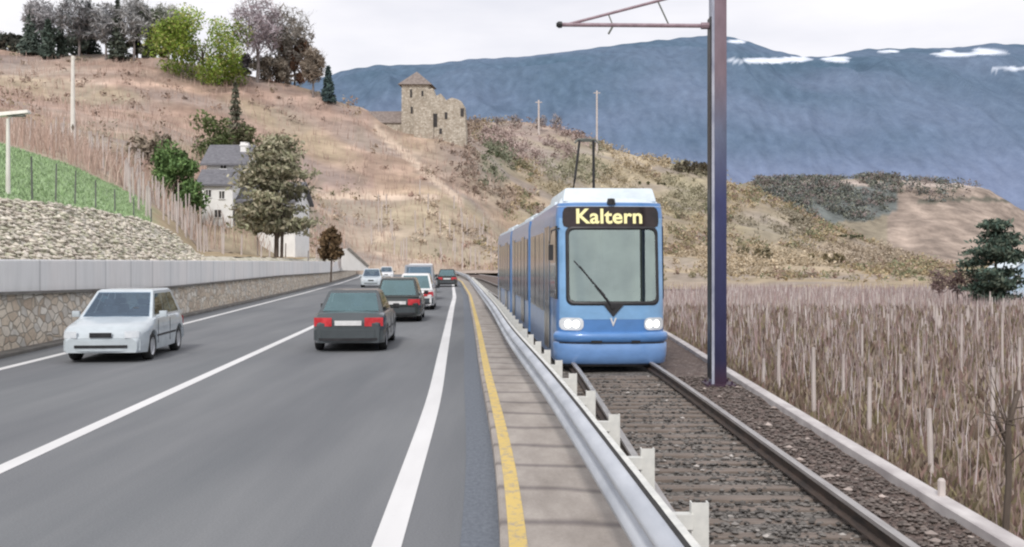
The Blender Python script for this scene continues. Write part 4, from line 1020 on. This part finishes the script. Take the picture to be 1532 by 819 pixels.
def wallg(mb, x0, x1, y0, y1, z0, ze, zr, axis='x'):
    if axis == 'x':
        ym = (y0+y1)/2; mb.add([(x0,y0,z0),(x1,y0,z0),(x1,y1,z0),(x0,y1,z0),(x0,y0,ze),(x1,y0,ze),(x1,y1,ze),(x0,y1,ze),(x0,ym,zr),(x1,ym,zr)], [(0,1,5,4),(1,2,6,9,5),(2,3,7,6),(3,0,4,8,7)])
    else:
        xm_ = (x0+x1)/2; mb.add([(x0,y0,z0),(x1,y0,z0),(x1,y1,z0),(x0,y1,z0),(x0,y0,ze),(x1,y0,ze),(x1,y1,ze),(x0,y1,ze),(xm_,y0,zr),(xm_,y1,zr)], [(0,1,5,8,4),(1,2,6,5),(2,3,7,9,6),(3,0,4,7)])
d = 92.; s = d/F
def hx(px): return (px-CX)*s
hz = lambda py: zof(py, d)
hb = Vector((hx(350), d, hz(350)))
house = empty('house', hb, 0, 'white plastered house with grey tiled roofs and dark balcony half hidden by a conifer', 'house')
loc = lambda px, py: (hx(px)-hb.x, hz(py)-hb.z)
X = lambda px: hx(px)-hb.x; Z = lambda py: hz(py)-hb.z
mb = MB(); wallg(mb, X(292), X(352), 3.5, 9, Z(372), Z(238), Z(212)-.1, 'x'); mb.build('wall', M['plaster'], house)
mb = MB(); gable(mb, X(290), X(350), 3.5, 9, Z(243), Z(208)); rf = mb.build('roof', M['slate'], house)
mb = MB(); mb.box((X(343), 5.4, Z(216)), (.7,.7,1.6)); mb.box((X(343),5.4,Z(208)), (.85,.85,.12)); mb.build('chimney', M['plaster'], rf)
mb = MB(); wallg(mb, X(302), X(348), 0, 3.4, Z(385), Z(274), Z(255), 'x'); mb.build('wall', M['plaster'], house)
mb = MB(); gable(mb, X(299), X(350), 0, 3.4, Z(279), Z(254), ov=.35); mb.build('roof', M['slate'], house)
mb = MB(); wallg(mb, X(352), X(438), 1.0, 7.5, Z(385), Z(300), Z(272), 'x'); mb.build('wall', M['plaster'], house)
mb = MB(); gable(mb, X(354), X(438), 1.0, 7.5, Z(303), Z(270)); mb.build('roof', M['slate'], house)
mb = MB(); mb.box(((X(350)+X(432))/2, .55, Z(322)), (X(432)-X(350), .7, .9)); bl = mb.build('balcony', M['wood_dark'], house)
mb = MB(); 
for k in range(9): mb.box((X(350)+.3+k*.55, .17, Z(316)), (.07,.05,1.0))
mb.build('baluster', M['wood_dark'], bl)
for (a, b_, c_, e_) in ((318,222+22,8,8),(312,290,7,12),(332,292,7,12),(326,320,9,12)):
    mb = MB(); yy = 3.47 if b_ < 250 else -.03; mb.box((X(a), yy, Z(b_)), (c_*s, .06, e_*s)); w_ = mb.build('window', M['dark_hole'], house)
    mb = MB(); mb.box((X(a), yy-.04, Z(b_)), (.05,.03,e_*s)); mb.box((X(a), yy-.05, Z(b_-e_/2)), (c_*s+.1,.05,.06)); mb.box((X(a), yy-.05, Z(b_+e_/2)), (c_*s+.2,.08,.06)); mb.build('frame', M['plaster'], w_)
for a in (370, 392, 414):
    mb = MB(); mb.box((X(a), .97, Z(312)), (.6,.06,.8)); mb.build('window', M['dark_hole'], house)
    mb = MB(); mb.box((X(a)+.15, .97, Z(337)), (.9,.06,1.1)); mb.build('window', M['dark_hole'], house)

# castle ruin
d2 = 296.; s2 = d2/F; cb = Vector(((645-CX)*s2, d2, zof(214, d2)))
cas = empty('castle_ruin', cb, 0, 'ruined stone castle with square tower on the brown ridge', 'castle')
X = lambda px: (px-645)*s2; Z = lambda py: zof(py, d2)-cb.z
mb = MB(); mb.add([(X(600),0,-8),(X(642),0,-8),(X(646),7,-8),(X(604),7,-8),(X(601),0,Z(126)),(X(641),0,Z(126)),(X(645),7,Z(126)),(X(605),7,Z(126))], [(0,1,5,4),(1,2,6,5),(2,3,7,6),(3,0,4,7)]); tw = mb.build('tower', M['oldstone'], cas)
mb = MB(); ap = (X(622), 3.5, Z(104)); e = .9; q = [(X(600)-e,-e,Z(127)),(X(642)+e,-e,Z(127)),(X(646)+e,7+e,Z(127)),(X(604)-e,7+e,Z(127)),ap]; mb.add(q, [(0,1,4),(1,2,4),(2,3,4),(3,0,4),(0,3,2,1)]); mb.build('roof', M['castleroof'], tw)
for (a, b_, w_, h_) in ((615,140,3,12),(632,140,3,8),(616,165,3,10)):
    mb = MB(); mb.box((X(a),-.05,Z(b_)), (w_*s2,.2,h_*s2)); mb.build('window', M['dark_hole'], tw)
tp = [(640,136),(648,134),(652,146),(660,142),(668,152),(676,148),(684,150),(690,153),(695,162),(698,200)]
mb = MB(); n = len(tp); fr = [(X(a), -2.0, Z(b_)) for a, b_ in tp]; bk = [(X(a)+.3, 1.0, Z(b_)) for a, b_ in tp]; fb = [(X(a), -2.2, Z(245)) for a, b_ in tp]; bb = [(X(a), 1.2, Z(245)) for a, b_ in tp]
mb.grid([fb, fr, bk, bb]); mb.add([fb[0], fr[0], bk[0], bb[0]], [(0,1,2,3)]); mb.add([fb[-1], fr[-1], bk[-1], bb[-1]], [(3,2,1,0)]); wl = mb.build('curtain_wall', M['oldstone'], cas)
for (a, b_, w_, h_) in ((652,182,6,20),(668,175,4,10),(692,170,5,12),(660,198,4,8)):
    mb = MB(); mb.box((X(a),-2.12,Z(b_)), (w_*s2,.2,h_*s2)); mb.build('opening', M['dark_hole'], wl)
mb = MB(); mb.add([(X(620),-3,-8),(X(650),-3,-8),(X(650),-1,-8),(X(620),-1,-8),(X(621),-3,Z(158)),(X(630),-3,Z(150)),(X(640),-3,Z(155)),(X(649),-3,Z(170)),(X(649),-1,Z(170)),(X(640),-1,Z(155)),(X(630),-1,Z(150)),(X(621),-1,Z(158))], [(0,1,7,6,5,4),(1,2,8,7),(4,5,10,11),(5,6,9,10),(6,7,8,9),(3,0,4,11),(2,3,11,10,9,8)]); mb.build('inner_wall', M['oldstone'], cas)
mb = MB(); wallg(mb, X(552), X(600), 1, 5, -6, Z(184), Z(174), 'x'); an = mb.build('outbuilding', M['oldstone'], cas)
mb = MB(); gable(mb, X(552), X(600), 1, 5, Z(184), Z(166), ov=.5, th=.3); mb.build('roof', M['castleroof'], an)

# small pale building at the wall's end
d3 = 118.; s3 = d3/F; X = lambda px: (px-528)*s3; sb = Vector(((528-CX)*s3, d3, zof(400, d3)))
shed = empty('wing_wall', sb, 0, 'pale concrete wing wall with sloping top where the parapet ends', 'wall')
X = lambda px: (px-528)*s3; Zz = lambda py: zof(py, d3)-sb.z
pr = [(505,405),(505,374),(520,372),(550,399),(550,405)]
mb = MB(); mb.add([(X(a),0,Zz(b_)) for a,b_ in pr]+[(X(a),.5,Zz(b_)) for a,b_ in pr], [(0,4,3,2,1),(5,6,7,8,9)]+[(k,(k+1)%5,(k+1)%5+5,k+5) for k in range(5)]); mb.build('wall_face', M['parapet'], shed)
cp_ = [(519,373),(522,371),(552,398),(549,399.5)]
mb = MB(); mb.add([(X(a),-.12,Zz(b_)) for a,b_ in cp_]+[(X(a),.6,Zz(b_)) for a,b_ in cp_], [(0,1,2,3),(7,6,5,4),(0,4,5,1),(1,5,6,2),(2,6,7,3),(3,7,4,0)]); mb.build('coping', M['dark_band'], shed)
# pale blue house at the right edge
d4 = 105.; s4 = d4/F; X = lambda px: (px-1526)*s4; fb_ = Vector(((1526-CX)*s4, d4, zof(432, d4)))
hs = empty('house', fb_, 0, 'small pale blue house cut by the right edge of the picture', 'house')
mb = MB(); wallg(mb, X(1512), X(1575), 0, 5, -1.2, 1.9, 3.3, 'y'); mb.build('wall', M['paleblue'], hs)
mb = MB(); gable(mb, X(1512), X(1575), 0, 5, 1.8, 3.4, 'y', ov=.3, th=.14); mb.build('roof', M['tram_roof'], hs)
for a in (1522, 1540): 
    mb = MB(); mb.box((X(a),-.03,1.0), (.7,.06,.8)); w_ = mb.build('window', M['dark_hole'], hs)
    mb = MB(); mb.box((X(a),-.06,1.42), (.85,.05,.07)); mb.box((X(a),-.06,.58), (.85,.08,.07)); mb.box((X(a),-.07,1.0), (.05,.03,.8)); mb.build('frame', M['plaster'], w_)
def rubblehut(px, py, d, w, h, label):
    s_ = d/F; o = empty('hut', ((px-CX)*s_, d, zof(py, d)), 0, label, 'hut')
    mb = MB(); wallg(mb, -w/2, w/2, 0, 3, -1, h*.6, h, 'x'); mb.build('wall', M['plaster'], o); mb = MB(); gable(mb, -w/2, w/2, 0, 3, h*.6, h, ov=.2, th=.1); mb.build('roof', M['slate'], o)

# ---------------------------------------------------------------- trees
def branchy(mb, p, dirv, L_, r, depth, spread=.6, col=None, n=3):
    e = p+dirv*L_; mid = p+dirv*L_*.5+Vector([random.uniform(-.06,.06)*L_ for _ in range(3)])
    mb.tube([p, mid, e], [r, r*.8, r*.6], 5 if depth > 2 else 3, cap=False, col=col)
    if depth == 0: return
    for k in range(n if depth > 1 else n+1):
        nd = (dirv+Vector((random.uniform(-1,1), random.uniform(-1,1), random.uniform(-.35,.7)))*spread).normalized()
        branchy(mb, p+(e-p)*random.uniform(.45, 1), nd, L_*random.uniform(.6,.8), r*.5, depth-1, spread, col, n)
def tree(kind, pos, h, w, cols, label, group=None, name=None, n=1600, leaf=.3, bark='bark', tr=None):
    root = empty(name or kind+'_tree', pos, random.random()*0, label, 'tree', group)
    tr = tr or h*.022
    mb = MB()
    if kind == 'conifer':
        mb.tube([(0,0,-1),(0,0,h*.5),(0,0,h*.98)], [tr,tr*.6,tr*.1], 8)
        for k in range(16): t = .15+.8*k/16; a = k*2.4; L_ = w*.45*(1-t); mb.tube([(0,0,h*t),(math.cos(a)*L_,math.sin(a)*L_,h*t-.1*L_)], [tr*.3*(1-t)+.01,.01], 4)
        mb.build('trunk', M[bark], root)
        P_ = []; C_ = []
        tiers = 13
        for k in range(n):
            t = (int(random.random()**1.15*tiers)+random.gauss(0,.16))/tiers; t = min(max(t, 0), 1)
            a = random.uniform(0, 2*PI); R_ = w*.5*(1-t)**.85*(.72+.28*math.sin(a*3+t*17))+.05*w*(1-t); q = random.random()**.6
            zz = h*(.10+.90*t)-q*R_*.28; P_.append((math.cos(a)*R_*q, math.sin(a)*R_*q, zz)); C_.append(np.array(random.choice(cols))*random.uniform(.6,1.4))
        mb = MB(); mb.quads(np.array(P_), leaf, np.array(C_), 1.5); mb.build('crown', M['leaf'], root, colors=True)
    elif kind == 'pine':
        mb.tube([(0,0,-1),(.1,0,h*.5),(0,0,h*.95)], [tr,tr*.7,tr*.15], 8); mb.tube([(.4,.1,-1),(.5,0,h*.35),(1.1,0,h*.6)], [tr*.7,tr*.5,tr*.1], 6)
        P_ = []; C_ = []; mw = []
        for k in range(64):
            t = random.uniform(.22 if 'house with' in label or 'white house' in label else .10, .98); a = random.uniform(0, 2*PI); env = math.sin(PI*min(1, max(0,(t-.02)*1.02)))**.6*(1.25-.45*t); L_ = w*.5*env*random.uniform(.45, 1.05)
            e = Vector((math.cos(a)*L_, math.sin(a)*L_, h*t+L_*random.uniform(-.12,.12))); mb.tube([(0,0,h*t-L_*.12), e*1.0], [tr*.22, .02], 4, cap=False)
            br = random.uniform(.65, 1.35); sp_ = max(.35, w*.085)
            for q in range(n//64):
                u = random.uniform(.35, 1.05); P_.append((e.x*u+random.gauss(0,sp_), e.y*u+random.gauss(0,sp_), h*t+(e.z-h*t)*u+random.gauss(0,sp_*.32))); C_.append(np.array(random.choice(cols))*br*random.uniform(.75,1.25))
        mb.build('trunk', M[bark], root)
        mb = MB(); mb.quads(np.array(P_), leaf, np.array(C_), 1.5); mb.build('crown', M['leaf'], root, colors=True)
    elif kind == 'bare':
        mb.tube([(0,0,-1),(h*.01,0,h*.2),(0,0,h*.38)], [tr,tr*.85,tr*.7], 8); mb.build('trunk', M[bark], root)
        mb = MB()
        for k in range(5):
            a = k*1.26+random.random(); dv = Vector((math.cos(a)*.55*w/h, math.sin(a)*.55*w/h, 1)).normalized(); branchy(mb, Vector((0,0,h*random.uniform(.22,.38))), dv, h*.27, tr*.42, 4, .62, tuple(np.array(cols[0])*1.25), 3)
        P_ = RNG.normal(size=(n,3)); P_ /= np.linalg.norm(P_, axis=1)[:,None]; P_ *= RNG.random((n,1))**.4; P_ = P_*np.array((w*.45, w*.45, h*.36))+np.array((0,0,h*.64))
        keep = np.array([noise.noise(Vector(p)*(3.2/w)) > -.12 for p in P_]); P_ = P_[keep]
        P_ = P_[:int(len(P_)*.62)]; mb.quads(P_, leaf*.8, 1.45*np.array(cols)[RNG.integers(0, len(cols), len(P_))]*RNG.uniform(.75,1.25,(len(P_),1)), 4.0)
        mb.build('crown', M['leaf'], root, colors=True)
    else:
        mb.tube([(0,0,-1),(h*.02,0,h*.25),(0,0,h*.5)], [tr,tr*.8,tr*.5], 8)
        for k in range(6): a = k*1.05; mb.tube([(0,0,h*.3),(math.cos(a)*w*.25,math.sin(a)*w*.25,h*.6)], [tr*.4,tr*.1], 5)
        mb.build('trunk', M[bark], root); mb = MB(); zl = .04 if kind == 'bush' else .18; nl_ = 34 if kind == 'bush' else 20
        lob = [(random.uniform(-.38,.38)*w, random.uniform(-.3,.3)*w, h*random.uniform(zl,.86), random.uniform(.14,.26)*min(w,h*(1.2 if kind != 'bush' else .85)), random.uniform(.62,1.3)) for k in range(nl_)]
        per = n//nl_
        for (a, b_, c_, r, br) in lob:
            p = RNG.normal(size=(per,3)); p /= np.linalg.norm(p, axis=1)[:,None]; p *= RNG.uniform(.45,1.12,(per,1))*r; p += (a, b_, c_)
            mb.quads(p, leaf, np.array(cols)[RNG.integers(0,len(cols),per)]*br*RNG.uniform(.75,1.25,(per,1)), 1.3)
        mb.build('crown', M['leaf'], root, colors=True)
    return root
def on(px, d, dz=0): v_ = T(px, d); v_.z += dz; return v_
R0 = 297.
def hpx(base, top, d): return (base-top)*d/F
GREYC = [(.22,.20,.20),(.28,.25,.25),(.17,.16,.16)]; CON = [(.10,.14,.115),(.13,.165,.14),(.085,.115,.095)]; GC = [(.12,.15,.13),(.15,.17,.15)]
ridge = [  # haze over the far trees is put into their paler crown colours
 ('bare',62,82,0,60,[(.27,.27,.28),(.33,.32,.33)],'pale grey bare tree behind the conifers at the left end of the ridge'),
 ('bare',158,84,4,56,[(.25,.25,.26),(.31,.31,.31)],'pale grey bare tree filling the gap left of the sparse tall conifer'),
 ('bare',200,86,-4,60,[(.27,.27,.27),(.33,.33,.33)],'pale grey bare tree right of the sparse tall conifer'),
 ('bare',252,92,6,70,[(.27,.28,.25),(.34,.34,.31)],'pale bare tree rising behind the left side of the bright green bush'),
 ('bush',190,90,60,80,[(.17,.19,.14),(.24,.23,.18)],'low olive thicket beneath the slim pole like conifer'),
 ('bush',238,102,66,60,[(.26,.30,.13),(.30,.31,.18)],'low yellowish bush at the left foot of the bright green bush'),
 ('bush',405,128,80,70,[(.34,.30,.25),(.28,.25,.21)],'low fawn thicket below the pale pinkish bare tree'),
 ('bush',30,92,66,80,[(.22,.22,.18),(.28,.26,.22)],'low grey olive thicket at the left end of the ridge'),
  # kind, px, base, top, width px, colours, label
 ('conifer',46,80,12,40,[(.12,.16,.14),(.16,.20,.17)],'pale hazy conifer at the left end of the ridge'),
 ('conifer',72,82,28,28,CON,'narrow dark conifer second from the left on the ridge'),
 ('conifer',91,82,14,12,CON,'very slim conifer on the ridge beside the broad grey tree'),
 ('bare',118,84,-6,72,[(.16,.16,.17),(.21,.20,.20),(.12,.13,.13)],'broad grey bare tree towards the left of the ridge'),
 ('conifer',132,84,0,40,[(.07,.09,.08),(.10,.12,.11)],'tall dark conifer inside the broad grey tree on the ridge'),
 ('conifer',176,84,-4,34,[(.09,.11,.09),(.13,.15,.12)],'tall sparse conifer in the middle of the left ridge'),
 ('conifer',205,86,-8,12,[(.06,.07,.06)],'slim pole like dark conifer on the ridge left of the bright green bush'),
 ('leafy',232,90,8,48,[(.13,.17,.10),(.18,.21,.13)],'grey green leafy tree just left of the bright green bush'),
 ('leafy',20,86,50,60,[(.10,.12,.10),(.14,.14,.12)],'low dark tree at the far left of the ridge'),
 ('bush',100,92,44,100,[(.10,.135,.115),(.13,.16,.135)],'dark green thicket tree at the foot of the tall ridge trees'),
 ('bush',302,112,18,160,[(.25,.37,.06),(.31,.42,.08),(.17,.27,.05),(.42,.43,.15)],'wide bright yellow green bush like tree on the ridge'),
 ('bare',385,120,-8,86,[(.26,.22,.24),(.33,.29,.31)],'pale pinkish bare tree right of the bright green bush'),
 ('bare',430,130,8,88,[(.17,.16,.14),(.22,.20,.18)],'broad grey brown bare tree on the ridge shoulder'),
 ('leafy',440,140,54,58,[(.26,.145,.10),(.31,.19,.13),(.22,.15,.11)],'rust brown tree on the ridge shoulder'),
 ('bush',352,128,84,56,[(.17,.155,.18),(.23,.21,.235)],'dark purplish bush below the bright green bush'),
 ('conifer',491,158,98,24,[(.08,.12,.13),(.10,.15,.14)],'small bluish conifer at the right end of the ridge trees'),
 ('bare',468,150,72,40,[(.20,.17,.14),(.25,.21,.17)],'small brown bare tree sloping down the ridge')]
for kd, px, ba, to_, wp_, co, lb in ridge:
    dd = R0+(random.uniform(-6, 10) if 'bright yellow green bush like' not in lb else -14); b_ = on(px, dd); top = zof(to_, dd); h = max(4, top-b_.z)
    tree(kd, b_, h, wp_*dd/F, co, lb, 'trees along the ridge', None, (15000 if '160' == str(wp_) else 4600) if kd != 'conifer' else 2600, .30 if kd in ('bare','bush') else .42, 'greybark' if kd == 'bare' else 'bark')
def atx(kd, px, base, top, d, wp_, co, lb, n=2000, leaf=.25, nm=None, z=None, bark='bark', group=None):
    b_ = T(px, d) if z is None else Vector(((px-CX)*d/F, d, z)); h = zof(top, d)-b_.z
    return tree(kd, b_, h, wp_*d/F, co, lb, group, nm, n, leaf, bark)
atx('bush', 262, 345, 212, 86, 72, [(.17,.28,.10),(.22,.34,.13),(.12,.20,.08)], 'round green tree left of the white house', 6000, .15)
atx('pine', 413, 350, 205, 78, 128, [(.30,.30,.20),(.38,.36,.26),(.23,.235,.15),(.44,.40,.29)], 'broad brownish green conifer in front of the white house', 10000, .15)
atx('conifer', 352, 215, 118, 190, 44, [(.14,.15,.11),(.19,.185,.14)], 'narrow dark cypress on the slope above the house', 1200, .3)
atx('leafy', 318, 205, 170, 170, 60, [(.11,.15,.06),(.15,.17,.09)], 'low green tree on the slope behind the house', 1500, .3)
atx('leafy', 366, 222, 180, 175, 44, [(.13,.15,.075),(.17,.16,.10)], 'olive shrub tree beneath the narrow cypress', 1300, .3)
atx('leafy', 222, 240, 198, 120, 60, [(.24,.20,.16),(.20,.17,.13)], 'brown leafless shrub above the round green tree', 1300, .25)
atx('leafy', 495, 388, 330, 60, 36, [(.20,.13,.075),(.14,.095,.055),(.26,.18,.10)], 'small rust brown tree leaning over the parapet', 1500, .12)
atx('pine', 1488, 436, 330, 88, 92, [(.07,.11,.09),(.10,.145,.115),(.14,.17,.13)], 'dark green conifer by the pale blue house on the right', 7000, .16, z=-1.9)
for px, w_, t_ in ((1405,40,398),(1432,36,402),(1460,34,404)):
    atx('bare', px, 440, t_, 92, w_, [(.14,.10,.10),(.19,.14,.13)], {1405:'dark leafless bush, leftmost of three before the dark conifer',1432:'dark leafless bush, middle one of three before the dark conifer',1460:'dark leafless bush right beside the dark conifer'}[px], 500, .12, z=-1.9, group='leafless bushes before the dark conifer')
for px, d, w_, t_, co, lb in ((730,330,46,238,[(.12,.15,.09),(.17,.18,.11)],'olive green tree on the slope below the castle'),(1035,440,60,240,[(.17,.14,.10),(.13,.12,.09)],'dark brown tree on the ridge left of the mast'),(975,400,60,275,[(.19,.19,.11),(.15,.15,.09)],'olive shrub on the ridge behind the tram roof'),(1180,400,50,330,[(.17,.16,.11)],'brown shrub on the slope right of the mast'),(1270,430,50,352,[(.16,.17,.11)],'grey green shrub lower on the slope right of the mast'),
        (1130,300,60,372,[(.26,.22,.14),(.20,.18,.12)],'ochre bush at the foot of the hill right of the mast'),(1240,300,56,380,[(.24,.20,.12)],'pale ochre bush at the hill foot near the field')):
    atx('leafy', px, 0, t_, d, w_, co, lb, 1300, .45)
for k, (px, t_) in enumerate(((810,172),(832,170),(770,172),(745,174))):
    atx('bare', px, 0, t_, 452, 22, [(.27,.24,.24),(.22,.20,.19)], 'slender leafless tree on the ridge between castle and tram', 260, .35, bark='greybark', group='slender trees on the ridge behind the tram')

for px, t_, lb in ((893,136,'pale slender pole on the ridge above the tram pantograph'),(806,150,'pale slender pole on the ridge right of the castle')):
    c_ = T(px, 440); mb = MB(); mb.tube([(0,0,-1),(0,0,4),(0,0,zof(t_,440)-c_.z)], [.5,.42,.36], 8); mb.tube([(-1.5,0,zof(t_,440)-c_.z-1),(1.5,0,zof(t_,440)-c_.z-1)], .2, 6)
    o = mb.build('utility_pole', M['palepost']); o.location = c_; tag(o, lb, 'pole')
# ---------------------------------------------------------------- light, sky, camera
w = bpy.data.worlds.new('World'); bpy.context.scene.world = w; w.use_nodes = True; nt = w.node_tree
bg = nt.nodes['Background']; sky = nt.nodes.new('ShaderNodeTexSky'); sky.sky_type = 'NISHITA'; sky.sun_disc = False
EL, AZ = math.radians(42), math.atan2(-.22, -.97)
sky.sun_elevation = EL; sky.sun_rotation = AZ
tc = nt.nodes.new('ShaderNodeTexCoord'); mp = nt.nodes.new('ShaderNodeMapping'); mp.inputs['Scale'].default_value = (1.2,1.2,4.5)
nt.links.new(tc.outputs['Generated'], mp.inputs['Vector'])
f = noi(nt, mp.outputs['Vector'], 2.2, 6, .5)
cl = ramp(nt, f, [(.34, (.80,.81,.87)), (.50, (.95,.945,.98)), (.62, (1.05,1.045,1.05))])
cm_ = mixc(nt, 1.0, cl, (10.6,10.5,10.6), 'MULTIPLY')
mx = mixc(nt, .93, sky.outputs['Color'], cm_)
for l in nt.links:
    pass
nt.links.new(mx, bg.inputs['Color']); bg.inputs['Strength'].default_value = .1
for n_ in nt.nodes:
    if n_.type == 'MIX': n_.clamp_result = False
ld = bpy.data.lights.new('sun', 'SUN'); ld.energy = 2.2; ld.angle = math.radians(8); ld.color = (1,.955,.90)
lo = bpy.data.objects.new('sun', ld); C.objects.link(lo)
dv = Vector((math.sin(AZ)*math.cos(EL), math.cos(AZ)*math.cos(EL), math.sin(EL))); lo.rotation_euler = dv.to_track_quat('Z', 'Y').to_euler()
cd = bpy.data.cameras.new('camera'); co = bpy.data.objects.new('camera', cd); C.objects.link(co)
co.location = (0,0,H); co.rotation_euler = (PI/2,0,0); cd.sensor_width = 36; cd.lens = 36*F/1532; cd.shift_y = -(409.5-HY)/1532; cd.clip_end = 20000; cd.clip_start = .05
sc = bpy.context.scene; sc.camera = co
sc.view_settings.view_transform = 'Standard'; sc.view_settings.look = 'None'; sc.view_settings.exposure = 0
sc.render.engine = 'CYCLES'; sc.cycles.filter_width = 2.2
